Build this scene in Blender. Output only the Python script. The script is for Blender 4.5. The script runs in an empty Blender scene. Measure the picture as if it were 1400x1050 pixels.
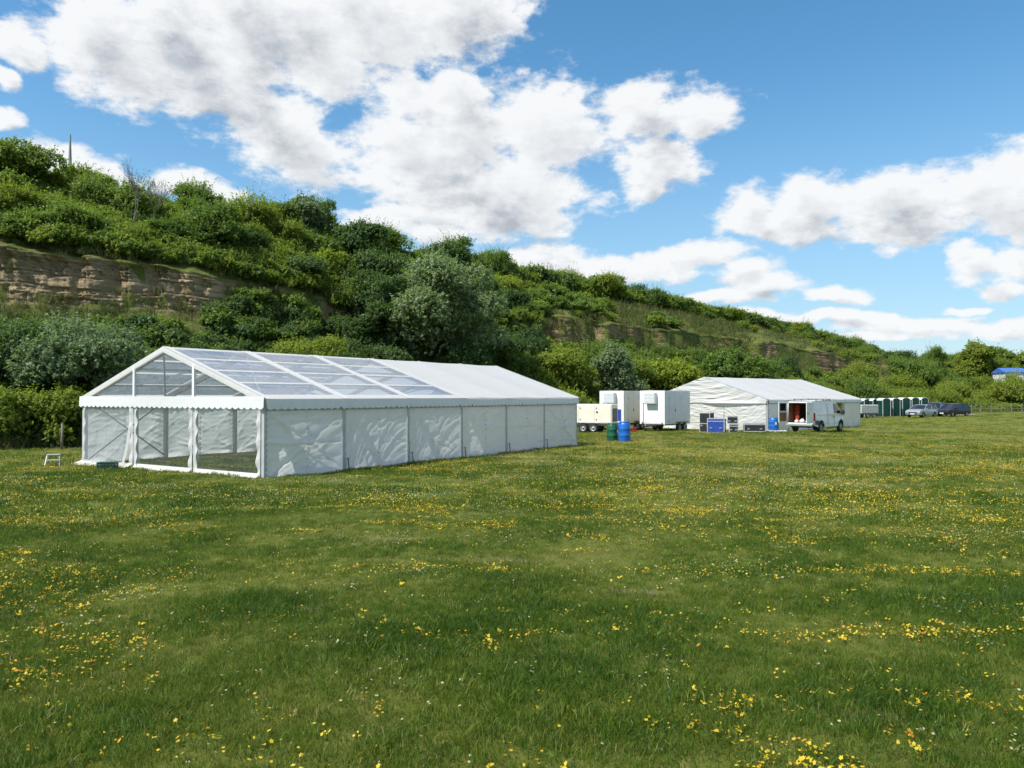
import bpy, math, random
import numpy as np
from mathutils import Vector, Matrix, Euler, noise as mn

random.seed(7)
RNG = np.random.default_rng(7)
SC = bpy.context.scene
COL = SC.collection
F, CX, HOR, EYE = 1060.0, 700.0, 541.0, 2.25        # focal length in photo pixels, centre, horizon row, eye height

# ------------------------------------------------------------------ camera
cam = bpy.data.cameras.new('camera')
cam.sensor_width = 36.0
cam.lens = F / 1400 * 36.0
cam.clip_start, cam.clip_end = 0.1, 6000
camo = bpy.data.objects.new('camera', cam)
COL.objects.link(camo)
PITCH = math.atan((HOR - 525) / F)
camo.location = (0, 0, EYE)
camo.rotation_euler = (math.radians(90) + PITCH, 0, 0)
SC.camera = camo

# ------------------------------------------------------------------ view, sun, sky
SC.view_settings.view_transform = 'Standard'
SC.view_settings.look = 'None'
SC.view_settings.exposure = 0.95
SC.view_settings.gamma = 1.0
SC.view_settings.use_curve_mapping = False
SC.cycles.max_bounces = 8
SC.cycles.transparent_max_bounces = 16
SC.cycles.transmission_bounces = 6
SC.cycles.diffuse_bounces = 4
SC.cycles.glossy_bounces = 3
SC.cycles.caustics_reflective = False
SC.cycles.caustics_refractive = False

SUN_EL, SUN_AZ = math.radians(54), math.atan2(-0.85, -0.53)      # azimuth measured from +Y towards +X
to_sun = Vector((math.sin(SUN_AZ) * math.cos(SUN_EL), math.cos(SUN_AZ) * math.cos(SUN_EL), math.sin(SUN_EL)))
sl = bpy.data.lights.new('sun', 'SUN')
sl.energy, sl.angle, sl.color = 3.6, math.radians(0.6), (1.0, 0.955, 0.88)
so = bpy.data.objects.new('sun', sl)
so.rotation_euler = to_sun.to_track_quat('Z', 'Y').to_euler()
so.location = (-60, -20, 90)
COL.objects.link(so)

SKY_STRENGTH = 0.125
# clouds seen in the photograph: centre and half-size in photo pixels, turned into sky directions
CLOUDS = [
    (130, 40, 70, 70), (230, 55, 130, 75), (370, 40, 160, 85), (520, 25, 130, 65), (640, 20, 85, 50),
    (190, 115, 90, 40), (290, 120, 110, 45), (370, 170, 75, 55), (420, 215, 65, 40), (440, 90, 70, 50),
    (30, 65, 42, 26), (0, 105, 22, 16), (8, 162, 26, 14),
    (545, 200, 70, 55), (640, 190, 100, 62), (560, 130, 40, 26), (625, 120, 45, 26), (745, 175, 85, 55), (690, 265, 130, 42), (600, 240, 90, 36),
    (880, 155, 60, 36), (960, 155, 52, 34), (900, 215, 52, 34), (890, 255, 34, 16), (700, 300, 90, 22), (590, 290, 60, 16),
    (90, 212, 62, 20), (150, 235, 48, 20), (260, 248, 50, 18), (290, 262, 36, 16),
    (520, 302, 55, 16), (590, 316, 36, 18),
    (740, 350, 75, 20), (850, 365, 90, 20), (960, 348, 70, 16), (700, 368, 60, 18),
    (1010, 280, 46, 32), (1110, 288, 96, 38), (1220, 278, 92, 40), (1330, 262, 100, 42), (1420, 255, 76, 46), (1240, 315, 95, 20), (1400, 300, 70, 28),
    (1330, 352, 38, 19), (1400, 352, 52, 25), (1385, 395, 38, 15),
    (1020, 372, 44, 22), (1050, 396, 66, 15), (1150, 404, 52, 12), (985, 405, 50, 10), (1120, 437, 80, 9), (1240, 446, 90, 13), (1370, 450, 64, 11),
    (1010, 432, 80, 8), (1190, 464, 110, 8), (1310, 424, 40, 6),
]


def px_dir(px, py):
    v = Vector(((px - CX) / F, 1.0, (525 - py) / F))
    v.rotate(Matrix.Rotation(PITCH, 3, 'X'))
    return v.normalized()


def build_world():
    w = bpy.data.worlds.new('World')
    SC.world = w
    w.use_nodes = True
    nt = w.node_tree
    nt.nodes.clear()
    N, L = nt.nodes, nt.links

    # cloud density as a group of direction so it can be read twice (once shifted towards the light)
    g = bpy.data.node_groups.new('cloud_density', 'ShaderNodeTree')
    g.interface.new_socket('Dir', in_out='INPUT', socket_type='NodeSocketVector')
    g.interface.new_socket('Density', in_out='OUTPUT', socket_type='NodeSocketFloat')
    gn, gl = g.nodes, g.links
    gi, go = gn.new('NodeGroupInput'), gn.new('NodeGroupOutput')

    def M(op, a, b=None, c=None, nodes=gn, links=gl):
        n = nodes.new('ShaderNodeMath')
        n.operation = op
        for i, v in enumerate((a, b, c)):
            if v is None:
                continue
            if isinstance(v, (int, float)):
                n.inputs[i].default_value = v
            else:
                links.new(v, n.inputs[i])
        return n.outputs[0]

    def noise(vec, scale, detail, rough, nodes=gn, links=gl, out='Fac', dist=0.0):
        n = nodes.new('ShaderNodeTexNoise')
        n.inputs['Scale'].default_value = scale
        n.inputs['Detail'].default_value = detail
        n.inputs['Roughness'].default_value = rough
        n.inputs['Distortion'].default_value = dist
        links.new(vec, n.inputs['Vector'])
        return n.outputs[out]
    sep = gn.new('ShaderNodeSeparateXYZ')
    gl.new(gi.outputs[0], sep.inputs[0])
    az = M('ARCTAN2', sep.outputs[0], sep.outputs[1])
    el = M('ARCSINE', sep.outputs[2])
    cmb = gn.new('ShaderNodeCombineXYZ')
    gl.new(az, cmb.inputs[0])
    gl.new(el, cmb.inputs[1])
    # clouds flatten towards the horizon: stretch the noise there
    st = gn.new('ShaderNodeVectorMath')
    st.operation = 'MULTIPLY'
    st.inputs[1].default_value = (1.0, 1.7, 1.0)
    gl.new(cmb.outputs[0], st.inputs[0])
    nv = st.outputs[0]
    w1 = noise(nv, 9, 3, 0.55, out='Color')
    wv = gn.new('ShaderNodeVectorMath')
    wv.operation = 'MULTIPLY_ADD'
    gl.new(w1, wv.inputs[0])
    wv.inputs[1].default_value = (0.07, 0.05, 0)
    gl.new(cmb.outputs[0], wv.inputs[2])
    cur = None
    for (px, py, rx, ry) in CLOUDS:
        d = px_dir(px, py)
        a0, e0 = math.atan2(d.x, d.y) + 0.035, math.asin(d.z) + 0.025
        ra = rx / F * math.cos(math.atan((px - CX) / F)) ** 2 * 1.17
        re = ry / F * math.cos(math.atan((px - CX) / F)) * 1.22
        m = gn.new('ShaderNodeVectorMath')
        m.operation = 'MULTIPLY_ADD'
        gl.new(wv.outputs[0], m.inputs[0])
        m.inputs[1].default_value = (1 / ra, 1 / re, 0)
        m.inputs[2].default_value = (-a0 / ra, -e0 / re, 0)
        ln = gn.new('ShaderNodeVectorMath')
        ln.operation = 'LENGTH'
        gl.new(m.outputs[0], ln.inputs[0])
        cur = ln.outputs['Value'] if cur is None else M('SMOOTH_MIN', cur, ln.outputs['Value'], 0.25)
    field = M('MULTIPLY', M('SUBTRACT', 1.0, cur), 1.0)
    field = M('MAXIMUM', field, -1.2)
    # elsewhere in the sky: the same broken cumulus from plain noise
    gen = M('MULTIPLY_ADD', noise(nv, 4.2, 4, 0.5), 4.5, -2.35)
    front = M('MULTIPLY', M('LESS_THAN', M('ABSOLUTE', az), 0.64), M('LESS_THAN', el, 0.52))
    fz = M('MULTIPLY', front, 1.0)
    field = M('ADD', M('MULTIPLY', field, fz), M('MULTIPLY', M('MAXIMUM', gen, field), M('SUBTRACT', 1.0, fz)))
    f1 = noise(nv, 16, 8, 0.62)
    f2 = noise(nv, 55, 6, 0.65)
    dens = M('ADD', field, M('MULTIPLY_ADD', f1, 1.95, -0.97))
    dens = M('ADD', dens, M('MULTIPLY_ADD', f2, 0.5, -0.25))
    gl.new(dens, go.inputs[0])

    tc = N.new('ShaderNodeTexCoord')
    d0 = tc.outputs['Generated']
    nrm = N.new('ShaderNodeVectorMath')
    nrm.operation = 'NORMALIZE'
    L.new(d0, nrm.inputs[0])
    sky = N.new('ShaderNodeTexSky')
    sky.sky_type = 'NISHITA'
    sky.sun_disc = False
    sky.sun_elevation = SUN_EL
    sky.sun_rotation = SUN_AZ
    sky.air_density, sky.dust_density, sky.ozone_density = 1.0, 0.2, 1.6
    hs = N.new('ShaderNodeHueSaturation')
    hs.inputs['Hue'].default_value = 0.490
    hs.inputs['Saturation'].default_value = 1.26
    hs.inputs['Value'].default_value = 0.72
    L.new(sky.outputs[0], hs.inputs['Color'])

    def dens_at(off):
        a = N.new('ShaderNodeVectorMath')
        a.operation = 'ADD'
        L.new(nrm.outputs[0], a.inputs[0])
        a.inputs[1].default_value = off
        b = N.new('ShaderNodeVectorMath')
        b.operation = 'NORMALIZE'
        L.new(a.outputs[0], b.inputs[0])
        n = N.new('ShaderNodeGroup')
        n.node_tree = g
        L.new(b.outputs[0], n.inputs[0])
        return n.outputs[0]

    def R(v, a, b, c, d):
        n = N.new('ShaderNodeMapRange')
        n.interpolation_type = 'SMOOTHSTEP'
        L.new(v, n.inputs[0])
        for i, q in enumerate((a, b, c, d)):
            n.inputs[i + 1].default_value = q
        return n.outputs[0]
    D0 = dens_at((0, 0, 0))
    D1 = dens_at((-0.022, 0, 0.035))
    alpha = R(D0, -0.12, 0.42, 0, 1)
    thick = R(D0, 0.25, 1.35, 0, 1)
    above = R(D1, 0.15, 1.3, 0, 1)
    D2 = dens_at((-0.007, 0, 0.010))
    relief = M('MULTIPLY', M('SUBTRACT', D2, D0, nodes=N, links=L), 0.55, nodes=N, links=L)      # puffs: bright where the lit side thins out
    dk = M('ADD', M('MULTIPLY', thick, 0.42, nodes=N, links=L), M('MULTIPLY', above, 0.55, nodes=N, links=L), nodes=N, links=L)
    big = N.new('ShaderNodeTexNoise')
    big.inputs['Scale'].default_value = 7.0
    big.inputs['Detail'].default_value = 3
    L.new(nrm.outputs[0], big.inputs['Vector'])
    dk = M('ADD', dk, relief, nodes=N, links=L)
    dk = M('MULTIPLY', dk, R(big.outputs['Fac'], 0.34, 0.62, 0.62, 1.25), nodes=N, links=L)
    ramp = N.new('ShaderNodeValToRGB')
    e = ramp.color_ramp.elements
    e[0].position, e[0].color = 0.06, (3.95, 4.0, 4.04, 1)
    e[1].position, e[1].color = 0.86, (1.95, 2.1, 2.32, 1)
    m_ = e.new(0.40)
    m_.color = (3.15, 3.25, 3.36, 1)
    L.new(dk, ramp.inputs[0])
    # pale summer haze low over the horizon
    sp = N.new('ShaderNodeSeparateXYZ')
    L.new(nrm.outputs[0], sp.inputs[0])
    hz = N.new('ShaderNodeMix')
    hz.data_type = 'RGBA'
    L.new(R(sp.outputs[2], 0.0, 0.40, 0.66, 0.0), hz.inputs['Factor'])
    L.new(hs.outputs[0], hz.inputs['A'])
    hz.inputs['B'].default_value = (1.45, 2.3, 3.2, 1)
    mix = N.new('ShaderNodeMix')
    mix.data_type = 'RGBA'
    mix.clamp_factor = True
    L.new(M('MULTIPLY', alpha, 0.97, nodes=N, links=L), mix.inputs['Factor'])
    L.new(hz.outputs['Result'], mix.inputs['A'])
    L.new(ramp.outputs[0], mix.inputs['B'])
    bg = N.new('ShaderNodeBackground')
    bg.inputs['Strength'].default_value = SKY_STRENGTH
    L.new(mix.outputs['Result'], bg.inputs['Color'])
    out = N.new('ShaderNodeOutputWorld')
    L.new(bg.outputs[0], out.inputs['Surface'])


build_world()


# ------------------------------------------------------------------ helpers
def tag(o, label=None, cat=None, group=None, kind=None):
    if label: o['label'] = label
    if cat: o['category'] = cat
    if group: o['group'] = group
    if kind: o['kind'] = kind
    return o


def thing(name, loc, rz, label, cat, group=None, scale=None):
    o = bpy.data.objects.new(name, None)
    o.empty_display_size = 0.3
    COL.objects.link(o)
    o.location = loc
    o.rotation_euler = (0, 0, rz)
    if scale is not None:
        o.scale = (scale, scale, scale) if isinstance(scale, (int, float)) else scale
    return tag(o, label, cat, group)


def link(name, me, parent=None):
    o = bpy.data.objects.new(name, me)
    COL.objects.link(o)
    if parent is not None:
        o.parent = parent
    return o


def copy_tree(o, parent=None):
    c = o.copy()
    COL.objects.link(c)
    c.parent = parent
    for ch in o.children:
        copy_tree(ch, c)
    return c


def np_mesh(name, V, Fq, mats, mat_idx=None, smooth=False):
    """V (n,3), Fq (m,k) faces of one size."""
    me = bpy.data.meshes.new(name)
    V = np.asarray(V, np.float32)
    Fq = np.asarray(Fq, np.int32)
    m, k = Fq.shape
    me.vertices.add(len(V))
    me.vertices.foreach_set('co', V.ravel())
    me.loops.add(m * k)
    me.loops.foreach_set('vertex_index', Fq.ravel())
    me.polygons.add(m)
    me.polygons.foreach_set('loop_start', np.arange(0, m * k, k, dtype=np.int32))
    me.polygons.foreach_set('loop_total', np.full(m, k, np.int32))
    if mat_idx is not None:
        me.polygons.foreach_set('material_index', np.asarray(mat_idx, np.int32))
    if smooth:
        me.polygons.foreach_set('use_smooth', np.ones(m, bool))
    for mt in (mats if isinstance(mats, (list, tuple)) else [mats]):
        me.materials.append(mt)
    me.update(calc_edges=True)
    return me


class MB:
    """Collects shapes into ONE mesh."""
    def __init__(s):
        s.v, s.f, s.sm = [], [], []

    def add(s, vs, fs, smooth=False):
        b = len(s.v)
        s.v += [tuple(p) for p in vs]
        s.f += [tuple(i + b for i in f) for f in fs]
        s.sm += [smooth] * len(fs)
        return s

    def box(s, c, d, rot=None, bev=0.0):
        x, y, z = d[0] / 2, d[1] / 2, d[2] / 2
        if bev <= 0:
            vs = [(-x, -y, -z), (x, -y, -z), (x, y, -z), (-x, y, -z), (-x, -y, z), (x, -y, z), (x, y, z), (-x, y, z)]
            fs = [(3, 2, 1, 0), (4, 5, 6, 7), (0, 1, 5, 4), (1, 2, 6, 5), (2, 3, 7, 6), (3, 0, 4, 7)]
        else:
            b = min(bev, x * .9, y * .9, z * .9)
            vs, idx = [], {}
            for sx in (-1, 1):
                for sy in (-1, 1):
                    for sz in (-1, 1):
                        for ax in range(3):
                            p = [sx * (x - b), sy * (y - b), sz * (z - b)]
                            p[ax] += (sx, sy, sz)[ax] * b
                            idx[(sx, sy, sz, ax)] = len(vs)
                            vs.append(tuple(p))
            I = lambda a, b_, c_, k: idx[(a, b_, c_, k)]
            fs = []
            for sg in (-1, 1):
                fs.append([I(sg, -1, -1, 0), I(sg, 1, -1, 0), I(sg, 1, 1, 0), I(sg, -1, 1, 0)][::sg])
                fs.append([I(-1, sg, -1, 1), I(-1, sg, 1, 1), I(1, sg, 1, 1), I(1, sg, -1, 1)][::sg])
                fs.append([I(-1, -1, sg, 2), I(1, -1, sg, 2), I(1, 1, sg, 2), I(-1, 1, sg, 2)][::sg])
            for a in (-1, 1):
                for c_ in (-1, 1):
                    fs.append([I(a, c_, -1, 0), I(a, c_, 1, 0), I(a, c_, 1, 1), I(a, c_, -1, 1)][::-a * c_])
                    fs.append([I(a, -1, c_, 0), I(a, 1, c_, 0), I(a, 1, c_, 2), I(a, -1, c_, 2)][::a * c_])
                    fs.append([I(-1, a, c_, 1), I(1, a, c_, 1), I(1, a, c_, 2), I(-1, a, c_, 2)][::-a * c_])
            for a in (-1, 1):
                for b_ in (-1, 1):
                    for c_ in (-1, 1):
                        fs.append([I(a, b_, c_, 0), I(a, b_, c_, 1), I(a, b_, c_, 2)][::a * b_ * c_])
        if rot is not None:
            R_ = Euler(rot).to_matrix()
            vs = [R_ @ Vector(p) for p in vs]
        return s.add([(p[0] + c[0], p[1] + c[1], p[2] + c[2]) for p in vs], fs)

    def tube(s, p0, p1, r0, r1=None, n=8, caps=True):
        r1 = r0 if r1 is None else r1
        p0, p1 = Vector(p0), Vector(p1)
        d = (p1 - p0)
        if d.length < 1e-6:
            return s
        q = d.to_track_quat('Z', 'Y')
        vs = []
        for p, r in ((p0, r0), (p1, r1)):
            for i in range(n):
                a = 2 * math.pi * i / n
                vs.append(p + q @ Vector((r * math.cos(a), r * math.sin(a), 0)))
        s.add(vs, [(i, (i + 1) % n, n + (i + 1) % n, n + i) for i in range(n)], True)
        if caps:
            s.add([], [])
            b = len(s.v) - 2 * n
            s.f += [tuple(b + i for i in range(n))[::-1], tuple(b + n + i for i in range(n))]
            s.sm += [False, False]
        return s

    def bar(s, p0, p1, w, h):
        p0, p1 = Vector(p0), Vector(p1)
        d = p1 - p0
        q = d.to_track_quat('X', 'Z')
        L_ = d.length
        vs = [q @ Vector((x, y, z)) + p0 for x in (0, L_) for y in (-w / 2, w / 2) for z in (-h / 2, h / 2)]
        return s.add(vs, [(0, 1, 3, 2), (4, 6, 7, 5), (0, 4, 5, 1), (2, 3, 7, 6), (0, 2, 6, 4), (1, 5, 7, 3)])

    def lathe(s, prof, c=(0, 0, 0), n=20, axis='Z'):
        vs, fs = [], []
        for (r, z) in prof:
            for i in range(n):
                a = 2 * math.pi * i / n
                p = (r * math.cos(a), r * math.sin(a), z)
                if axis == 'Y':
                    p = (p[0], p[2], p[1])
                elif axis == 'X':
                    p = (p[2], p[0], p[1])
                vs.append((p[0] + c[0], p[1] + c[1], p[2] + c[2]))
        k = len(prof)
        for j in range(k - 1):
            for i in range(n):
                fs.append((j * n + i, j * n + (i + 1) % n, (j + 1) * n + (i + 1) % n, (j + 1) * n + i))
        return s.add(vs, fs, True)

    def grid(s, fn, nu, nv, smooth=True):
        vs = [fn(i / nu, j / nv) for j in range(nv + 1) for i in range(nu + 1)]
        fs = [(j * (nu + 1) + i, j * (nu + 1) + i + 1, (j + 1) * (nu + 1) + i + 1, (j + 1) * (nu + 1) + i) for j in range(nv) for i in range(nu)]
        return s.add(vs, fs, smooth)

    def prism(s, poly, a, b, axis='Y', smooth=False):
        """polygon in the plane across `axis`, extruded from a to b"""
        def P(p, t):
            return {'Y': (p[0], t, p[1]), 'X': (t, p[0], p[1]), 'Z': (p[0], p[1], t)}[axis]
        n = len(poly)
        vs = [P(p, a) for p in poly] + [P(p, b) for p in poly]
        fs = [tuple(range(n))[::-1], tuple(range(n, 2 * n))] + [(i, (i + 1) % n, n + (i + 1) % n, n + i) for i in range(n)]
        return s.add(vs, fs, smooth)

    def mesh(s, name, mats):
        me = bpy.data.meshes.new(name)
        me.from_pydata(s.v, [], s.f)
        me.polygons.foreach_set('use_smooth', np.array(s.sm, bool))
        for m in (mats if isinstance(mats, (list, tuple)) else [mats]):
            me.materials.append(m)
        me.update()
        return me

    def build(s, name, mat, parent=None):
        return link(name, s.mesh(name, mat), parent)


def hash_noise(P, seed=0):
    """value noise on (n,k) points, roughly -1..1"""
    P = np.asarray(P, float)
    k = P.shape[1]
    I = np.floor(P).astype(np.int64)
    fr = P - I
    fr = fr * fr * (3 - 2 * fr)
    primes = np.array([73856093, 19349663, 83492791], np.int64)[:k]
    out = np.zeros(len(P))
    for c in range(2 ** k):
        off = np.array([(c >> j) & 1 for j in range(k)], np.int64)
        h = ((I + off) * primes).sum(1) + seed * 1013904223
        h = (h ^ (h >> 13)) * 1274126177
        h = (h ^ (h >> 16)) & 0xFFFFFF
        wgt = np.ones(len(P))
        for j in range(k):
            wgt *= fr[:, j] if off[j] else 1 - fr[:, j]
        out += wgt * (h / float(0xFFFFFF) * 2 - 1)
    return out


def fbm(P, seed=0, oct=4, rough=0.5):
    P = np.asarray(P, float)
    a, t, s = 1.0, 0.0, np.zeros(len(P))
    for o in range(oct):
        s += a * hash_noise(P * 2 ** o + 17.3 * o, seed + o)
        t += a
        a *= rough
    return s / t


def sstep(a, b, x):
    t = np.clip((x - a) / (b - a), 0, 1)
    return t * t * (3 - 2 * t)


# ------------------------------------------------------------------ materials
def new_mat(name):
    m = bpy.data.materials.new(name)
    m.use_nodes = True
    return m, m.node_tree.nodes, m.node_tree.links, m.node_tree.nodes['Principled BSDF']


def simple(name, col, rough=0.5, metal=0.0, var=0.12, scale=3.0, bump=0.0, bscale=40, spec=0.5, dirt=None):
    """a painted or plain surface with uneven tone and fine relief"""
    m, N, L, b = new_mat(name)
    tc = N.new('ShaderNodeTexCoord')
    n = N.new('ShaderNodeTexNoise')
    n.inputs['Scale'].default_value = scale
    n.inputs['Detail'].default_value = 6
    n.inputs['Roughness'].default_value = 0.65
    L.new(tc.outputs['Object'], n.inputs['Vector'])
    r = N.new('ShaderNodeValToRGB')
    d = dirt or tuple(c * (1 - 2 * var) for c in col)
    r.color_ramp.elements[0].position, r.color_ramp.elements[0].color = 0.3, (*d, 1)
    r.color_ramp.elements[1].position, r.color_ramp.elements[1].color = 0.6, (*col, 1)
    L.new(n.outputs['Fac'], r.inputs[0])
    L.new(r.outputs[0], b.inputs['Base Color'])
    b.inputs['Roughness'].default_value = rough
    b.inputs['Metallic'].default_value = metal
    b.inputs['Specular IOR Level'].default_value = spec
    if bump:
        n2 = N.new('ShaderNodeTexNoise')
        n2.inputs['Scale'].default_value = bscale
        n2.inputs['Detail'].default_value = 4
        L.new(tc.outputs['Object'], n2.inputs['Vector'])
        bp = N.new('ShaderNodeBump')
        bp.inputs['Strength'].default_value = bump
        bp.inputs['Distance'].default_value = 0.02
        L.new(n2.outputs['Fac'], bp.inputs['Height'])
        L.new(bp.outputs[0], b.inputs['Normal'])
    return m


def fabric(name, col, trans=0.3, dirt=(0.68, 0.68, 0.64), dirtpos=0.34):
    """PVC tent cloth: diffuse and translucent with faint grime"""
    m, N, L, b = new_mat(name)
    tc = N.new('ShaderNodeTexCoord')
    n = N.new('ShaderNodeTexNoise')
    n.inputs['Scale'].default_value = 1.3
    n.inputs['Detail'].default_value = 8
    n.inputs['Roughness'].default_value = 0.7
    L.new(tc.outputs['Object'], n.inputs['Vector'])
    r = N.new('ShaderNodeValToRGB')
    r.color_ramp.elements[0].position, r.color_ramp.elements[0].color = dirtpos - 0.12, (*dirt, 1)
    r.color_ramp.elements[1].position, r.color_ramp.elements[1].color = dirtpos + 0.1, (*col, 1)
    L.new(n.outputs['Fac'], r.inputs[0])
    L.new(r.outputs[0], b.inputs['Base Color'])
    b.inputs['Roughness'].default_value = 0.42
    b.inputs['Specular IOR Level'].default_value = 0.35
    t = N.new('ShaderNodeBsdfTranslucent')
    t.inputs[0].default_value = (*[c * 0.95 for c in col], 1)
    n3 = N.new('ShaderNodeTexNoise')
    n3.inputs['Scale'].default_value = 5.0
    n3.inputs['Detail'].default_value = 5
    L.new(tc.outputs['Object'], n3.inputs['Vector'])
    bp = N.new('ShaderNodeBump')
    bp.inputs['Strength'].default_value = 0.35
    bp.inputs['Distance'].default_value = 0.03
    L.new(n3.outputs['Fac'], bp.inputs['Height'])
    L.new(bp.outputs[0], b.inputs['Normal'])
    mx = N.new('ShaderNodeMixShader')
    mx.inputs[0].default_value = trans
    L.new(b.outputs[0], mx.inputs[1])
    L.new(t.outputs[0], mx.inputs[2])
    L.new(mx.outputs[0], N['Material Output'].inputs['Surface'])
    return m


def film(name, clear=0.7, haze=0.5, tint=(0.9, 0.94, 0.96), body=(0.62, 0.66, 0.70), gloss=0.035):
    """clear PVC window film: see-through, dusty, glossy"""
    m, N, L, b = new_mat(name)
    N.remove(b)
    tc = N.new('ShaderNodeTexCoord')
    n = N.new('ShaderNodeTexNoise')
    n.inputs['Scale'].default_value = 2.2
    n.inputs['Detail'].default_value = 7
    n.inputs['Roughness'].default_value = 0.7
    L.new(tc.outputs['Object'], n.inputs['Vector'])
    tr = N.new('ShaderNodeBsdfTransparent')
    tr.inputs[0].default_value = (*tint, 1)
    df = N.new('ShaderNodeBsdfDiffuse')
    df.inputs[0].default_value = (*body, 1)
    tl = N.new('ShaderNodeBsdfTranslucent')
    tl.inputs[0].default_value = (*body, 1)
    dd = N.new('ShaderNodeMixShader')
    dd.inputs[0].default_value = 0.4
    L.new(df.outputs[0], dd.inputs[1])
    L.new(tl.outputs[0], dd.inputs[2])
    mr = N.new('ShaderNodeMapRange')
    mr.inputs[1].default_value, mr.inputs[2].default_value = 0.25, 0.75
    mr.inputs[3].default_value, mr.inputs[4].default_value = max(0, 1 - clear - 0.5 * haze * (1 - clear)), min(1, 1 - clear + 0.5 * haze * (1 - clear))
    L.new(n.outputs['Fac'], mr.inputs[0])
    m1 = N.new('ShaderNodeMixShader')
    L.new(mr.outputs[0], m1.inputs[0])
    L.new(tr.outputs[0], m1.inputs[1])
    L.new(dd.outputs[0], m1.inputs[2])
    gl = N.new('ShaderNodeBsdfGlossy')
    gl.inputs['Roughness'].default_value = 0.12
    lw = N.new('ShaderNodeLayerWeight')
    lw.inputs['Blend'].default_value = 0.5
    pw = N.new('ShaderNodeMath')
    pw.operation = 'POWER'
    L.new(lw.outputs['Facing'], pw.inputs[0])
    pw.inputs[1].default_value = 4.0
    fr = N.new('ShaderNodeMath')
    fr.operation = 'MULTIPLY_ADD'
    L.new(pw.outputs[0], fr.inputs[0])
    fr.inputs[1].default_value, fr.inputs[2].default_value = 0.6, gloss
    bp = N.new('ShaderNodeBump')
    bp.inputs['Strength'].default_value = 0.25
    bp.inputs['Distance'].default_value = 0.05
    n4 = N.new('ShaderNodeTexNoise')
    n4.inputs['Scale'].default_value = 3.0
    L.new(tc.outputs['Object'], n4.inputs['Vector'])
    L.new(n4.outputs['Fac'], bp.inputs['Height'])
    L.new(bp.outputs[0], gl.inputs['Normal'])
    m2 = N.new('ShaderNodeMixShader')
    L.new(fr.outputs[0], m2.inputs[0])
    L.new(m1.outputs[0], m2.inputs[1])
    L.new(gl.outputs[0], m2.inputs[2])
    L.new(m2.outputs[0], N['Material Output'].inputs['Surface'])
    return m


def leaf_mat(name, a, b_, trans=0.3, rough=0.5, noise_scale=0.9):
    """foliage: tone differs between plants (object random), between sprays (noise)"""
    m, N, L, b = new_mat(name)
    oi = N.new('ShaderNodeObjectInfo')
    tc = N.new('ShaderNodeTexCoord')
    n = N.new('ShaderNodeTexNoise')
    n.inputs['Scale'].default_value = noise_scale * 3
    n.inputs['Detail'].default_value = 5
    n.inputs['Roughness'].default_value = 0.7
    ad = N.new('ShaderNodeVectorMath')
    ad.operation = 'ADD'
    L.new(tc.outputs['Object'], ad.inputs[0])
    L.new(oi.outputs['Location'], ad.inputs[1])
    L.new(ad.outputs[0], n.inputs['Vector'])
    mr = N.new('ShaderNodeMapRange')
    mr.inputs[1].default_value, mr.inputs[2].default_value = 0.28, 0.72
    L.new(n.outputs['Fac'], mr.inputs[0])
    mth = N.new('ShaderNodeMath')
    mth.operation = 'MULTIPLY_ADD'
    L.new(oi.outputs['Random'], mth.inputs[0])
    mth.inputs[1].default_value = 0.7
    m2 = N.new('ShaderNodeMath')
    m2.operation = 'MULTIPLY'
    L.new(mr.outputs[0], m2.inputs[0])
    m2.inputs[1].default_value = 0.5
    L.new(m2.outputs[0], mth.inputs[2])
    mx = N.new('ShaderNodeMix')
    mx.data_type = 'RGBA'
    mx.clamp_factor = True
    L.new(mth.outputs[0], mx.inputs['Factor'])
    mx.inputs['A'].default_value = (*a, 1)
    mx.inputs['B'].default_value = (*b_, 1)
    L.new(mx.outputs['Result'], b.inputs['Base Color'])
    b.inputs['Roughness'].default_value = rough
    b.inputs['Specular IOR Level'].default_value = 0.3
    t = N.new('ShaderNodeBsdfTranslucent')
    br = N.new('ShaderNodeMix')
    br.data_type = 'RGBA'
    br.blend_type = 'MULTIPLY'
    br.inputs['Factor'].default_value = 1
    L.new(mx.outputs['Result'], br.inputs['A'])
    br.inputs['B'].default_value = (1.5, 1.6, 0.8, 1)
    L.new(br.outputs['Result'], t.inputs[0])
    ms = N.new('ShaderNodeMixShader')
    ms.inputs[0].default_value = trans
    L.new(b.outputs[0], ms.inputs[1])
    L.new(t.outputs[0], ms.inputs[2])
    L.new(ms.outputs[0], N['Material Output'].inputs['Surface'])
    return m


WHITE_CLOTH = fabric('white_tent_cloth', (0.89, 0.885, 0.865), 0.48)
ROOF_CLOTH = fabric('white_roof_cloth', (0.77, 0.77, 0.765), 0.42, dirt=(0.71, 0.71, 0.70))
HEM_CLOTH = fabric('shaded_double_cloth', (0.68, 0.69, 0.69), 0.12)  # doubled valance cloth; base colour also darkened to paint in the front's shade
CREAM_CLOTH = fabric('cream_tent_cloth', (0.70, 0.70, 0.685), 0.36)
ALU = simple('aluminium', (0.52, 0.53, 0.54), 0.45, 0.2, 0.1)
FRAME = simple('dull_aluminium', (0.44, 0.45, 0.46), 0.5, 0.1, 0.1)
BRACE = simple('brace_steel', (0.13, 0.135, 0.14), 0.5, 0.1, 0.1)
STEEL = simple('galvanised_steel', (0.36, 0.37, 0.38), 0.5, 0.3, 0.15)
CLEAR = film('clear_window_film', 0.92, 0.6)
ROOF_FILM = film('clear_roof_film', 0.56, 0.7, (0.80, 0.87, 0.95), (0.46, 0.53, 0.66), 0.12)
WHITE_PAINT = simple('white_paint', (0.80, 0.81, 0.80), 0.3, 0, 0.05, 2.0)
VAN_PAINT = simple('white_van_paint', (0.76, 0.78, 0.79), 0.22, 0, 0.05, 1.2, dirt=(0.62, 0.62, 0.6))
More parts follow.
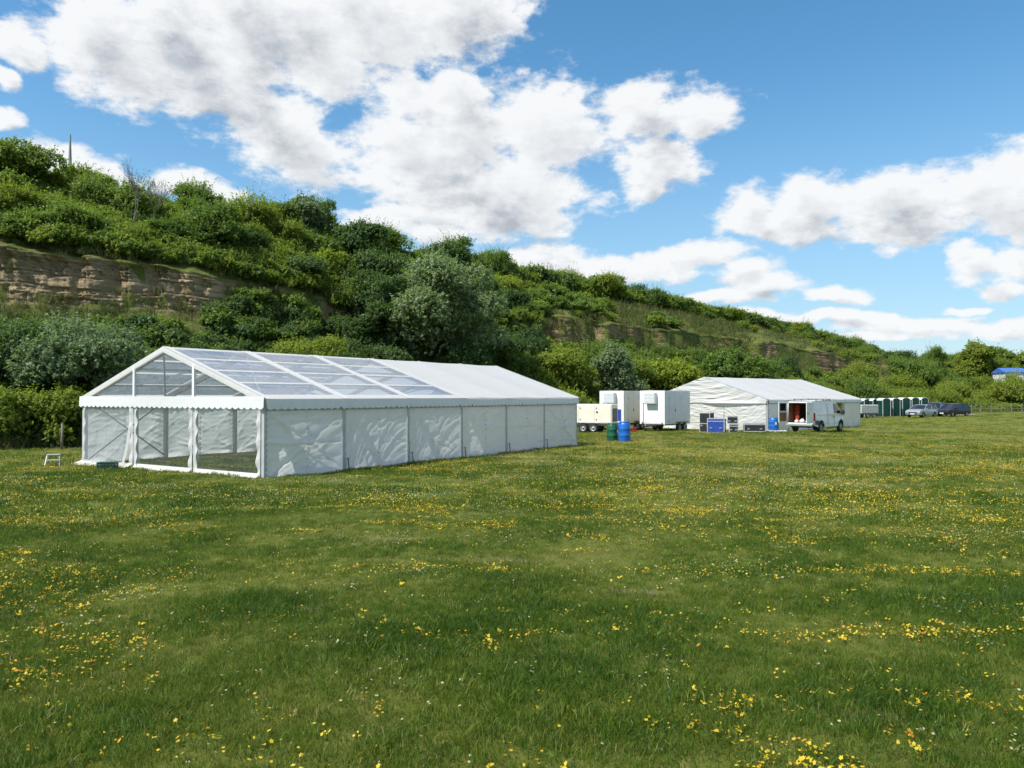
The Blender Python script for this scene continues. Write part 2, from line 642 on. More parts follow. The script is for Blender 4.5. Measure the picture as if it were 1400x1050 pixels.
CREAM_PAINT = simple('cream_paint', (0.78, 0.73, 0.62), 0.38, 0, 0.05, 2.0)
GREY_PAINT = simple('pale_grey_panel', (0.62, 0.65, 0.66), 0.4, 0, 0.06, 2.0)
BLACK = simple('black_plastic', (0.022, 0.022, 0.024), 0.5, 0, 0.2)
RUBBER = simple('tyre_rubber', (0.025, 0.025, 0.026), 0.8, 0, 0.2)
DARKGREY = simple('dark_grey_plastic', (0.06, 0.062, 0.065), 0.55, 0, 0.15)
RIM = simple('wheel_rim', (0.34, 0.35, 0.36), 0.45, 0.3, 0.2)
BLUE_PLASTIC = simple('blue_plastic', (0.012, 0.13, 0.50), 0.4, 0, 0.12, 4)
BLUE_CASE = simple('blue_case_panel', (0.02, 0.065, 0.34), 0.45, 0, 0.12, 4)
GREEN_PLASTIC = simple('green_plastic', (0.01, 0.11, 0.055), 0.45, 0, 0.15, 4)
TOILET_GREEN = simple('toilet_green', (0.004, 0.050, 0.038), 0.5, 0, 0.12, 3)
DK_GREEN = simple('crate_green', (0.006, 0.06, 0.035), 0.55, 0, 0.15, 4)
GLASS = simple('dark_glass', (0.015, 0.02, 0.022), 0.06, 0, 0.1, spec=0.8)
RED = simple('red_cloth', (0.42, 0.05, 0.02), 0.8, 0, 0.3, 5)
REDLAMP = simple('red_lens', (0.35, 0.01, 0.012), 0.2, 0, 0.1)
CLEARLAMP = simple('headlamp_lens', (0.62, 0.65, 0.68), 0.1, 0.2, 0.1)
PLY = simple('plywood', (0.24, 0.13, 0.06), 0.7, 0, 0.2, 4)
TIMBER = simple('weathered_timber', (0.20, 0.17, 0.13), 0.85, 0, 0.25, 6, 0.4, 30)
BARK = simple('bark', (0.10, 0.085, 0.065), 0.9, 0, 0.25, 6, 0.5, 25)
BARE_BARK = simple('bare_bark', (0.16, 0.145, 0.125), 0.9, 0, 0.2, 6)
CONCRETE = simple('pale_concrete', (0.27, 0.28, 0.29), 0.8, 0, 0.08, 0.3)
ROOF_BLUE = simple('blue_sheet_roof', (0.05, 0.14, 0.42), 0.5, 0, 0.1)
IBC = simple('tank_plastic', (0.62, 0.63, 0.60), 0.45, 0, 0.1)
SILVER = simple('silver_car_paint', (0.42, 0.46, 0.54), 0.22, 0.55, 0.05)
GREYCAR = simple('grey_car_paint', (0.10, 0.12, 0.14), 0.22, 0.4, 0.05)
NAVYCAR = simple('navy_car_paint', (0.025, 0.03, 0.055), 0.18, 0.3, 0.05)
LABEL_WHITE = simple('white_label', (0.8, 0.82, 0.84), 0.5, 0, 0.03)
PAPER = simple('white_sacking', (0.72, 0.73, 0.74), 0.7, 0, 0.12, 6)

LEAF = {
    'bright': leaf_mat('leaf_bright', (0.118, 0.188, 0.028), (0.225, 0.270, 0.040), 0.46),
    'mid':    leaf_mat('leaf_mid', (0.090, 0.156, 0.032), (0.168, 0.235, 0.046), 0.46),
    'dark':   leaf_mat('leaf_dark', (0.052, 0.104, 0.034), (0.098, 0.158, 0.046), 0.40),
    'willow': leaf_mat('leaf_grey_green', (0.125, 0.185, 0.098), (0.205, 0.265, 0.135), 0.42),
    'lime':   leaf_mat('leaf_lime', (0.19, 0.260, 0.03), (0.25, 0.30, 0.04), 0.46),
}


# ------------------------------------------------------------------ ground
_wv = [(random.uniform(1.4, 9.0), random.uniform(0, math.pi), random.uniform(0, 6.28)) for _ in range(14)]


def gh(x, y):
    x, y = np.asarray(x, float), np.asarray(y, float)
    h = np.interp(y, [-80, 0, 5, 12, 22, 40, 56, 75, 100, 140, 300, 3000], [.9, .65, .49, .24, .0, -.05, -.33, -.42, -.48, -.42, -.3, -.3])
    h = h + 0.015 * np.clip(x - 0.38 * y - 2, 0, 45) * sstep(4, 30, y)
    r = np.hypot(x, y)
    u = 0
    for (wl, th, ph) in _wv:
        u = u + np.sin((x * math.cos(th) + y * math.sin(th)) * 2 * math.pi / wl + ph) * 0.0035 * wl ** 0.75
    near_tent = sstep(0, 5, np.hypot(x + 6, y - 31) - 11)
    return h + u * (0.35 + 0.65 * near_tent) * (1 - sstep(90, 200, r))


def G(x, y):
    return float(gh(x, y))


def at(px, y, dz=0.0):
    x = (px - CX) / F * y
    return Vector((x, y, G(x, y) + dz))


def ground_material():
    m, N, L, b = new_mat('meadow')
    geo = N.new('ShaderNodeNewGeometry')

    def noise(scale, det=5, rough=0.6):
        n = N.new('ShaderNodeTexNoise')
        n.inputs['Scale'].default_value = scale
        n.inputs['Detail'].default_value = det
        n.inputs['Roughness'].default_value = rough
        L.new(geo.outputs['Position'], n.inputs['Vector'])
        return n.outputs['Fac']

    def rng(v, a, b_):
        n = N.new('ShaderNodeMapRange')
        n.interpolation_type = 'SMOOTHSTEP'
        L.new(v, n.inputs[0])
        n.inputs[1].default_value, n.inputs[2].default_value = a, b_
        return n.outputs[0]

    def mix(f, a, b_):
        n = N.new('ShaderNodeMix')
        n.data_type = 'RGBA'
        L.new(f, n.inputs['Factor'])
        for s_, v in (('A', a), ('B', b_)):
            if isinstance(v, tuple):
                n.inputs[s_].default_value = (*v, 1)
            else:
                L.new(v, n.inputs[s_])
        return n.outputs['Result']
    c = mix(rng(noise(0.35, 6), 0.35, 0.65), (0.078, 0.124, 0.014), (0.138, 0.166, 0.022))
    c = mix(rng(noise(9, 6, 0.75), 0.35, 0.7), c, (0.150, 0.152, 0.036))
    c = mix(rng(noise(1.1, 5), 0.60, 0.74), c, (0.155, 0.145, 0.055))
    c = mix(rng(noise(45, 4, 0.7), 0.54, 0.68), c, (0.050, 0.075, 0.013))
    at_ = N.new('ShaderNodeAttribute')
    at_.attribute_name = 'bare'
    bare = N.new('ShaderNodeMath')
    bare.operation = 'MULTIPLY'
    bare.use_clamp = True
    L.new(at_.outputs['Fac'], bare.inputs[0])
    L.new(rng(noise(7, 5), 0.3, 0.5), bare.inputs[1])
    c = mix(bare.outputs[0], c, (0.20, 0.15, 0.085))
    L.new(c, b.inputs['Base Color'])
    b.inputs['Roughness'].default_value = 0.95
    b.inputs['Specular IOR Level'].default_value = 0.15
    bp = N.new('ShaderNodeBump')
    bp.inputs['Strength'].default_value = 0.8
    bp.inputs['Distance'].default_value = 0.06
    L.new(noise(22, 6, 0.75), bp.inputs['Height'])
    L.new(bp.outputs[0], b.inputs['Normal'])
    return m


# scuffed patches of bare earth: x, y, half-length, half-width
BARE = [(-0.15, 9.1, .75, .13), (-1.9, 6.6, .4, .07), (1.9, 4.2, .22, .05), (-1.5, 10.6, .6, .13), (1.2, 7.4, .4, .10)]


def bare_at(x, y):
    v = np.zeros(np.shape(x))
    for (bx, by, a, c) in BARE:
        v = np.maximum(v, 1 - sstep(0.4, 1.3, np.hypot((x - bx) / a, (y - by) / c)))
    return v


def build_ground():
    NA = 540
    rad = np.concatenate([[0.35], np.geomspace(0.6, 120, 230), np.geomspace(130, 2600, 26)])
    ang = np.linspace(0, 2 * np.pi, NA, endpoint=False)
    RR, AA = np.meshgrid(rad, ang, indexing='ij')
    X, Y = RR * np.sin(AA), RR * np.cos(AA)
    Z = gh(X, Y)
    V = np.stack([X, Y, Z], -1).reshape(-1, 3)
    nr = len(rad)
    i = np.arange(nr - 1)[:, None] * NA
    j = np.arange(NA)[None]
    j2 = (j + 1) % NA
    Fq = np.stack([i + j, i + NA + j, i + NA + j2, i + j2], -1).reshape(-1, 4)[:, ::-1]
    me = np_mesh('ground', V, Fq, ground_material(), smooth=True)
    a = me.attributes.new('bare', 'FLOAT', 'POINT')
    a.data.foreach_set('value', bare_at(V[:, 0], V[:, 1]).astype(np.float32))
    o = link('ground', me)
    tag(o, kind='structure')


build_ground()

# ------------------------------------------------------------------ hillside (an old quarry face)
HU  = [-900, -400, -150, 0, 100, 200, 300, 400, 500, 600, 700, 800, 900, 1000, 1100, 1160, 1250, 1400, 1700, 2100]
HZB = [28, 29, 31, 33, 35, 38, 42, 46, 51, 56, 61, 67, 75, 84, 93, 99, 108, 112, 112, 112]       # depth of the foot
HZC = [42, 43, 44, 46, 47.5, 50, 53, 57, 62, 67, 74, 82, 92, 104, 117, 126, 136, 140, 140, 140]   # depth of the rock face
HZR = [55, 56, 57, 59, 61, 63, 66, 70, 76, 84, 94, 106, 121, 139, 160, 172, 182, 186, 186, 186]   # depth of the crest
HYF = [400, 402, 404, 406, 412, 418, 428, 446, 462, 476, 476, 482, 486, 496, 512, 524, 528, 532, 534, 536]   # row of the face's foot
HYT = [325, 328, 330, 336, 350, 364, 384, 404, 430, 446, 436, 440, 450, 462, 478, 494, 508, 518, 522, 526]   # row of its top edge
HYR = [208, 214, 222, 236, 272, 290, 300, 312, 336, 358, 386, 402, 420, 440, 462, 478, 496, 502, 506, 512]   # row of the crest's ground


def hill(u, t):
    """u: bearing (photo column), t: 0 foot, .45 face foot, .58 face top, 1 crest, above: plateau"""
    u, t = np.asarray(u, float), np.asarray(t, float)
    I = lambda a: np.interp(u, HU, a)
    zb, zc, zr = I(HZB), I(HZC), I(HZR)
    h = lambda row, z: EYE + (HOR - row) / F * z
    hb = gh((u - CX) / F * zb, zb) - 0.25
    zt = zc + 1.3 * zc / 60
    hf, ht, hr = h(I(HYF), zc), h(I(HYT), zt), h(I(HYR), zr)
    k = [0, .45, .58, 1.0]
    D = np.where(t < .45, zb + (zc - zb) * t / .45,
        np.where(t < .58, zc + (zt - zc) * (t - .45) / .13,
        np.where(t < 1, zt + (zr - zt) * (t - .58) / .42, zr + (t - 1) * 260)))
    s0, s1, s2 = np.clip(t / .45, 0, 1), np.clip((t - .45) / .13, 0, 1), np.clip((t - .58) / .42, 0, 1)
    H = hb + (hf - hb) * (s0 ** 1.25) + (ht - hf) * s1 + (hr - ht) * (s2 ** 0.9) - np.clip(t - 1, 0, 1) * 3
    return D, H


def hill_xyz(u, t):
    D, H = hill(u, t)
    return np.stack([(np.asarray(u, float) - CX) / F * D, D, H], -1)


FACE_U = [-900, 0, 60, 200, 270, 330, 430, 480, 540, 700, 740, 800, 880, 930, 1000, 1050, 1120, 1180, 1230, 1280, 1320, 2100]
FACE_A = [1, 1, 1, 1, 1, .55, .6, .2, 0, 0, .6, .5, .7, .7, .35, .6, .72, .5, .3, .35, 0, 0]


def build_hill():
    U = np.concatenate([np.linspace(-900, -60, 70), np.linspace(-55, 1450, 620), np.linspace(1460, 2100, 40)])
    T = np.concatenate([np.linspace(0, .44, 52), np.linspace(.445, .595, 56), np.linspace(.605, 1.0, 50), np.linspace(1.03, 2.2, 12)])
    UU, TT = np.meshgrid(U, T, indexing='ij')
    P = hill_xyz(UU.ravel(), TT.ravel())
    t = TT.ravel()
    u = UU.ravel()
    face = np.interp(u, FACE_U, FACE_A) * sstep(.435, .465, t) * (1 - sstep(.575, .60, t))
    # general lumps
    n1 = fbm(P / 5.0, 3, 4)
    n2 = fbm(P / 1.3, 9, 4, .6)
    P[:, 2] += n1 * 0.55 * sstep(0.02, .2, t) + n2 * 0.10 * sstep(0, .1, t)
    # gullies running down the face and the slopes above
    gul = fbm(np.stack([u / 26.0, t * 1.2], -1), 21, 3)
    P[:, 1] += gul * (1.0 + 1.4 * sstep(600, 750, u)) * sstep(.2, .45, t) * (1 - sstep(.8, 1, t))
    # bedded strata: hard courses stand proud, soft ones weather back
    gate = sstep(-.12, .22, fbm(np.stack([u / 24.0 + t * 6, t * 7], -1), 57, 4, .6) + .45 * (1 - sstep(250, 420, u)))
    face = face * gate
    hh = P[:, 2] + 0.5 * fbm(P[:, :2] / 6.0, 5, 4) + P[:, 0] * 0.02
    hh = hh + 0.30 * hash_noise(np.stack([hh * 1.3, hh * 0], -1), 8)
    lay = np.floor(hh / 0.34)
    frac = hh / 0.34 - lay
    prot = hash_noise(np.stack([lay * 1.37, np.floor(u / 90.0 + hash_noise(np.stack([lay, lay * .3], -1), 4))], -1), 31) * 0.15
    prot += hash_noise(np.stack([np.floor(u / 2.6 + lay * 3.1), lay * 1.7], -1), 41) * 0.12
    prot -= 0.14 * (frac < 0.2)
    P[:, 1] -= face * (prot + 0.55 * fbm(P / 1.6, 51, 5, .62) + .22 * fbm(P / .45, 55, 3, .7))
    P[:, 1] -= (0.75 + .5 * fbm(P / 2.0, 66, 3)) * np.interp(u, FACE_U, FACE_A) * np.exp(-((t - .592) / .010) ** 2)      # turf lip overhanging the face
    nt_ = len(T)
    i = np.arange(len(U) - 1)[:, None] * nt_
    j = np.arange(nt_ - 1)[None]
    Fq = np.stack([i + j, i + nt_ + j, i + nt_ + j + 1, i + j + 1], -1).reshape(-1, 4)
    m, N, L, b = new_mat('hillside')
    geo = N.new('ShaderNodeNewGeometry')

    def noise(scale, det=5, rough=.6, sv=None):
        n = N.new('ShaderNodeTexNoise')
        n.inputs['Scale'].default_value = scale
        n.inputs['Detail'].default_value = det
        n.inputs['Roughness'].default_value = rough
        if sv:
            mp = N.new('ShaderNodeMapping')
            mp.inputs['Scale'].default_value = sv
            L.new(geo.outputs['Position'], mp.inputs[0])
            L.new(mp.outputs[0], n.inputs['Vector'])
        else:
            L.new(geo.outputs['Position'], n.inputs['Vector'])
        return n.outputs['Fac']

    def ramp(v, *st):
        r = N.new('ShaderNodeValToRGB')
        e = r.color_ramp.elements
        while len(e) < len(st):
            e.new(0.5)
        for k_, (p, c) in enumerate(st):
            e[k_].position, e[k_].color = p, (*c, 1)
        L.new(v, r.inputs[0])
        return r.outputs[0]
    rock = ramp(noise(1.0, 6, .65, (0.25, 0.25, 3.2)), (.28, (.12, .092, .055)), (.42, (.27, .21, .125)), (.52, (.19, .15, .092)), (.62, (.37, .295, .175)), (.74, (.25, .205, .135)))
    grass = ramp(noise(.5, 6, .65), (.3, (.05, .08, .016)), (.5, (.10, .12, .028)), (.7, (.165, .155, .055)))
    at_ = N.new('ShaderNodeAttribute')
    at_.attribute_name = 'face'
    add = N.new('ShaderNodeMath')
    add.operation = 'ADD'
    L.new(at_.outputs['Fac'], add.inputs[0])
    sub = N.new('ShaderNodeMath')
    sub.operation = 'MULTIPLY_ADD'
    L.new(noise(.8, 6, .7), sub.inputs[0])
    sub.inputs[1].default_value, sub.inputs[2].default_value = 1.4, -.7
    L.new(sub.outputs[0], add.inputs[1])
    mr = N.new('ShaderNodeMapRange')
    mr.interpolation_type = 'SMOOTHSTEP'
    mr.inputs[1].default_value, mr.inputs[2].default_value = .35, .6
    L.new(add.outputs[0], mr.inputs[0])
    rock2 = ramp(noise(1.2, 6, .65, (0.6, 0.6, 2.0)), (.30, (.12, .08, .042)), (.45, (.24, .17, .09)), (.55, (.17, .12, .065)), (.68, (.32, .235, .13)))
    ar = N.new('ShaderNodeAttribute')
    ar.attribute_name = 'earthy'
    rk = N.new('ShaderNodeMix')
    rk.data_type = 'RGBA'
    L.new(ar.outputs['Fac'], rk.inputs['Factor'])
    L.new(rock, rk.inputs['A'])
    L.new(rock2, rk.inputs['B'])
    mx = N.new('ShaderNodeMix')
    mx.data_type = 'RGBA'
    L.new(mr.outputs[0], mx.inputs['Factor'])
    L.new(grass, mx.inputs['A'])
    L.new(rk.outputs['Result'], mx.inputs['B'])
    L.new(mx.outputs['Result'], b.inputs['Base Color'])
    b.inputs['Roughness'].default_value = .95
    b.inputs['Specular IOR Level'].default_value = .1
    bp = N.new('ShaderNodeBump')
    bp.inputs['Strength'].default_value = .9
    bp.inputs['Distance'].default_value = .15
    L.new(noise(3.5, 8, .75), bp.inputs['Height'])
    L.new(bp.outputs[0], b.inputs['Normal'])
    me = np_mesh('hillside', P, Fq, m, smooth=False)
    a = me.attributes.new('face', 'FLOAT', 'POINT')
    a2 = me.attributes.new('earthy', 'FLOAT', 'POINT')
    a2.data.foreach_set('value', (sstep(280, 700, u) * .85).astype(np.float32))
    # scree spilling below the face too
    fa = np.maximum(face, .42 * np.interp(u, FACE_U, FACE_A) * sstep(.34, .45, t) * (1 - sstep(.45, .47, t)))
    a.data.foreach_set('value', fa.astype(np.float32))
    tag(link('hillside', me), kind='structure')


build_hill()


# ------------------------------------------------------------------ scatter (stuff): one object, geometry nodes instancing small meshes on points
def scatter(name, pts, scl, meshes, tint=None, rz=None, tilt=None):
    src = bpy.data.collections.new(name + '_source')
    for i, me in enumerate(meshes):
        src.objects.link(bpy.data.objects.new(f'{name}_source', me))
    n = len(pts)
    me = bpy.data.meshes.new(name)
    me.vertices.add(n)
    me.vertices.foreach_set('co', np.asarray(pts, np.float32).ravel())
    rot = np.zeros((n, 3), np.float32)
    rot[:, 2] = RNG.uniform(0, 6.283, n) if rz is None else rz
    if tilt is not None:
        rot[:, :2] = RNG.normal(0, tilt, (n, 2))
    for nm, ty, data, key in (('scl', 'FLOAT', np.asarray(scl, np.float32), 'value'),
                              ('tint', 'FLOAT', np.asarray(tint if tint is not None else RNG.random(n), np.float32), 'value'),
                              ('rot', 'FLOAT_VECTOR', rot.ravel(), 'vector'),
                              ('pick', 'INT', RNG.integers(0, len(meshes), n).astype(np.int32), 'value')):
        a = me.attributes.new(nm, ty, 'POINT')
        a.data.foreach_set(key, data)
    o = link(name, me)
    g = bpy.data.node_groups.new(name, 'GeometryNodeTree')
    g.interface.new_socket('Geometry', in_out='INPUT', socket_type='NodeSocketGeometry')
    g.interface.new_socket('Geometry', in_out='OUTPUT', socket_type='NodeSocketGeometry')
    N, L = g.nodes, g.links
    gi, go = N.new('NodeGroupInput'), N.new('NodeGroupOutput')
    ci = N.new('GeometryNodeCollectionInfo')
    ci.inputs['Collection'].default_value = src
    ci.inputs['Separate Children'].default_value = True
    ci.inputs['Reset Children'].default_value = True

    def attr(nm, ty):
        a = N.new('GeometryNodeInputNamedAttribute')
        a.data_type = ty
        a.inputs['Name'].default_value = nm
        return a.outputs['Attribute']
    ip = N.new('GeometryNodeInstanceOnPoints')
    L.new(gi.outputs[0], ip.inputs['Points'])
    L.new(ci.outputs[0], ip.inputs['Instance'])
    ip.inputs['Pick Instance'].default_value = True
    L.new(attr('pick', 'INT'), ip.inputs['Instance Index'])
    e2r = N.new('FunctionNodeEulerToRotation')
    L.new(attr('rot', 'FLOAT_VECTOR'), e2r.inputs[0])
    L.new(e2r.outputs[0], ip.inputs['Rotation'])
    L.new(attr('scl', 'FLOAT'), ip.inputs['Scale'])
    L.new(ip.outputs[0], go.inputs[0])
    md = o.modifiers.new('scatter', 'NODES')
    md.node_group = g
    tag(o, kind='stuff')
    return o


def tint_mat(name, stops, rough=.6, trans=.25):
    """colour chosen by the per-instance value 'tint'"""
    m, N, L, b = new_mat(name)
    a = N.new('ShaderNodeAttribute')
    a.attribute_type = 'INSTANCER'
    a.attribute_name = 'tint'
    r = N.new('ShaderNodeValToRGB')
    e = r.color_ramp.elements
    while len(e) < len(stops):
        e.new(.5)
    for k, (p, c) in enumerate(stops):
        e[k].position, e[k].color = p, (*c, 1)
    L.new(a.outputs['Fac'], r.inputs[0])
    L.new(r.outputs[0], b.inputs['Base Color'])
    b.inputs['Roughness'].default_value = rough
    b.inputs['Specular IOR Level'].default_value = .25
    t = N.new('ShaderNodeBsdfTranslucent')
    L.new(r.outputs[0], t.inputs[0])
    ms = N.new('ShaderNodeMixShader')
    ms.inputs[0].default_value = trans
    L.new(b.outputs[0], ms.inputs[1])
    L.new(t.outputs[0], ms.inputs[2])
    L.new(ms.outputs[0], N['Material Output'].inputs['Surface'])
    return m


def tuft_mesh(seed, nb, spread, h, w, mat):
    r = np.random.default_rng(seed)
    V, Fq = [], []
    for k in range(nb):
        a, rr = r.uniform(0, 6.28), spread * math.sqrt(r.random())
        x, y = rr * math.cos(a), rr * math.sin(a)
        hh = h * r.uniform(.45, 1.1)
        b, ln = r.uniform(0, 6.28), r.uniform(.15, .95) * hh
        dx, dy = math.cos(b) * ln, math.sin(b) * ln
        c = r.uniform(0, 6.28)
        wx, wy = math.cos(c) * w / 2, math.sin(c) * w / 2
        i = len(V)
        V += [(x - wx, y - wy, -.01), (x + wx, y + wy, -.01), (x + dx * .35 - wx * .8, y + dy * .35 - wy * .8, hh * .62), (x + dx * .35 + wx * .8, y + dy * .35 + wy * .8, hh * .62), (x + dx - wx * .15, y + dy - wy * .15, hh), (x + dx + wx * .15, y + dy + wy * .15, hh)]
        Fq += [(i, i + 1, i + 3, i + 2), (i + 2, i + 3, i + 5, i + 4)]
    return np_mesh('grass_tuft', V, Fq, mat)


def wedge_points(r0, r1, dens, half=None):
    half = half or (1.05 if r1 <= 16 else .82)
    n = int(dens * half * (r1 * r1 - r0 * r0))
    r = np.sqrt(RNG.uniform(r0 * r0, r1 * r1, n))
    a = RNG.uniform(-half, half, n)
    return r * np.sin(a), r * np.cos(a)


def build_grass():
    gm = tint_mat('grass_blades', [(0.0, (.048, .104, .012)), (.3, (.092, .162, .016)), (.55, (.152, .206, .024)), (.78, (.225, .235, .042)), (1.0, (.36, .32, .13))], .45, .46)
    tufts = [tuft_mesh(100 + i, 36, .085, .038, .0028, gm) for i in range(8)]
    big = [tuft_mesh(200 + i, 34, .22, .055, .009, gm) for i in range(6)]
    P, S, Tn = [], [], []

    def bed(r0, r1, dens, s, big_):
        x, y = wedge_points(r0, r1, dens)
        z = gh(x, y)
        q = np.stack([x, y], -1)
        n = fbm(q / 1.1, 61, 4)
        n2 = fbm(q / 4.0, 71, 3)
        lush = np.clip(.5 + .9 * n + .5 * n2, 0, 1)
        keep = RNG.random(len(x)) > bare_at(x, y) * .9
        sc = s * (.65 + .75 * lush) * RNG.uniform(.7, 1.25, len(x))
        tint = np.clip(.56 - .5 * lush + .34 * sstep(6, 45, y) + RNG.normal(0, .22, len(x)) + .25 * sstep(.2, .6, fbm(q / 2.3, 81, 3)), 0, 1)
        return np.stack([x, y, z], -1)[keep], sc[keep], tint[keep]
    a = [bed(1.2, 7.5, 420, 1.0, 0), bed(7.5, 14, 190, 1.1, 0)]
    P, S, Tn = [np.concatenate([q[k] for q in a]) for k in range(3)]
    scatter('meadow_grass', P, S, tufts, Tn, tilt=.28)
    a = [bed(13.5, 28, 32, 1.0, 1), bed(28, 60, 10, 1.2, 1), bed(60, 120, 2.0, 1.5, 1)]
    P, S, Tn = [np.concatenate([q[k] for q in a]) for k in range(3)]
    scatter('distant_meadow_grass', P, S, big, Tn, tilt=.1)
    # tall seeding stalks and dark rank tufts
    x, y = wedge_points(2.4, 16, 2.2)
    rank = tuft_mesh(301, 40, .12, .075, .0045, gm), tuft_mesh(302, 14, .09, .12, .0028, gm)
    k = fbm(np.stack([x, y], -1) / 1.6, 91, 3) > .12
    x, y = x[k], y[k]
    scatter('rank_grass', np.stack([x, y, gh(x, y)], -1), RNG.uniform(.5, 1.05, len(x)), list(rank), RNG.uniform(0.0, .6, len(x)), tilt=.15)


def flower_mesh(seed, n, spread, r, h, mats, petals=5):
    """a little head of blooms on stalks"""
    rg = np.random.default_rng(seed)
    mb = MB()
    st = MB()
    mi = []
    V, Fq, MI = [], [], []
    for k in range(n):
        a, rr = rg.uniform(0, 6.28), spread * math.sqrt(rg.random())
        x, y, z = rr * math.cos(a), rr * math.sin(a), h * rg.uniform(.75, 1.15)
        tx, ty = rg.normal(0, .35, 2)
        rad = r * rg.uniform(.75, 1.2)
        i0 = len(V)
        V.append((x, y, z + rad * .15))
        MI_k = 0
        for p in range(petals * 2):
            b = math.pi * p / petals + rg.uniform(-.1, .1)
            q = rad * (1.0 if p % 2 == 0 else .62)
            px, py = math.cos(b) * q, math.sin(b) * q
            V.append((x + px, y + py, z + px * tx + py * ty + q * .25))
        for p in range(petals * 2):
            Fq.append((i0, i0 + 1 + p, i0 + 1 + (p + 1) % (petals * 2)))
            MI.append(0)
        j = len(V)
        V += [(x * .6 - .0015, y * .6, 0), (x * .6 + .0015, y * .6, 0), (x, y, z)]
        Fq.append((j, j + 1, j + 2))
        MI.append(1)
    return np_mesh('flower_head', V, Fq, mats, MI)


def build_flowers():
    stalk = simple('flower_stalk', (.05, .10, .02), .7)
    ym = tint_mat('yellow_petals', [(0, (.60, .45, .02)), (.6, (.66, .52, .05)), (.9, (.58, .30, .02)), (1, (.42, .17, .02))], .6, .3)
    wm = tint_mat('white_petals', [(0, (.50, .48, .33)), (.6, (.46, .44, .24)), (1, (.40, .34, .24))], .7, .3)
    Y = [flower_mesh(10 + i, 1 + i % 4, .030, .0085, .035, [ym, stalk]) for i in range(6)]
    Wt = [flower_mesh(30 + i, 1 + i % 2, .05, .0080, .04, [wm, stalk], 6) for i in range(4)]
    Yb = [flower_mesh(50 + i, 6, .20, .014, .05, [ym, stalk], 3) for i in range(4)]
    Wb = [flower_mesh(70 + i, 5, .24, .012, .05, [wm, stalk], 3) for i in range(4)]

    def spots(r0, r1, dens, seed, wl, thr, pw, aniso=1.0):
        x, y = wedge_points(r0, r1, dens)
        q = np.stack([x, y], -1)
        n = fbm(q / np.array([wl * aniso, wl]), seed, 4, .55) + .35 * fbm(q / (wl * 5), seed + 7, 3)
        right = .12 * sstep(-6, 12, x)                     # the drier right-hand side flowers more
        p = sstep(thr, thr + .45, n + right) ** pw
        k = RNG.random(len(x)) < p
        x, y = x[k], y[k]
        return np.stack([x, y, gh(x, y)], -1)
    def sprinkle(r0, r1, dens, thin=0.0):
        x, y = wedge_points(r0, r1, dens)
        k = RNG.random(len(x)) > thin * sstep(0, 8, -x)
        x, y = x[k], y[k]
        return np.stack([x, y, gh(x, y)], -1)
    # dense little colonies, wider loose drifts, and singles everywhere
    yp = np.concatenate([spots(2.4, 7, 520, 211, .40, .15, 1.2, 1.5), spots(7, 15, 400, 211, .6, .15, 1.2, 1.6),
                         spots(2.4, 7, 90, 215, 1.0, -.10, 1.0, 1.5), spots(7, 15, 120, 215, 1.4, -.15, 1.0, 1.6), sprinkle(2.4, 15, 9, .2)])
    scatter('yellow_trefoil_flowers', yp, RNG.uniform(.6, 1.35, len(yp)), Y, RNG.random(len(yp)), tilt=.25)
    yb = np.concatenate([spots(14, 32, 46, 241, 1.0, .18, 1.2, 2.4), spots(32, 95, 16, 241, 1.5, .12, 1.0, 2.8), spots(14, 40, 17, 245, 2.5, -.25, 1.0, 2.4), sprinkle(14, 90, 1.0, .4)])
    scatter('distant_trefoil_flowers', yb, RNG.uniform(.6, 1.3, len(yb)), Yb, RNG.random(len(yb)), tilt=.15)
    wp = np.concatenate([spots(2.4, 7, 60, 311, .8, .05, 1.2), spots(7, 15, 120, 311, .9, .04, 1.2), sprinkle(2.4, 15, 5)])
    scatter('white_clover_flowers', wp, RNG.uniform(.6, 1.25, len(wp)), Wt, RNG.random(len(wp)), tilt=.25)
    wb = np.concatenate([spots(14, 32, 32, 341, 1.4, .02, 1.0, 2), spots(32, 80, 6, 341, 2.5, .03, 1.0, 2), sprinkle(14, 60, 1.4)])
    scatter('distant_clover_flowers', wb, RNG.uniform(.6, 1.2, len(wb)), Wb, RNG.random(len(wb)), tilt=.15)


build_grass()
build_flowers()


# ------------------------------------------------------------------ foliage meshes
def sphere_dirs(n, r, up=0.25):
    d = r.normal(size=(n, 3))
    d /= np.linalg.norm(d, axis=1)[:, None]
    d[:, 2] = np.where(d[:, 2] < -0.35, -d[:, 2], d[:, 2])
    return d


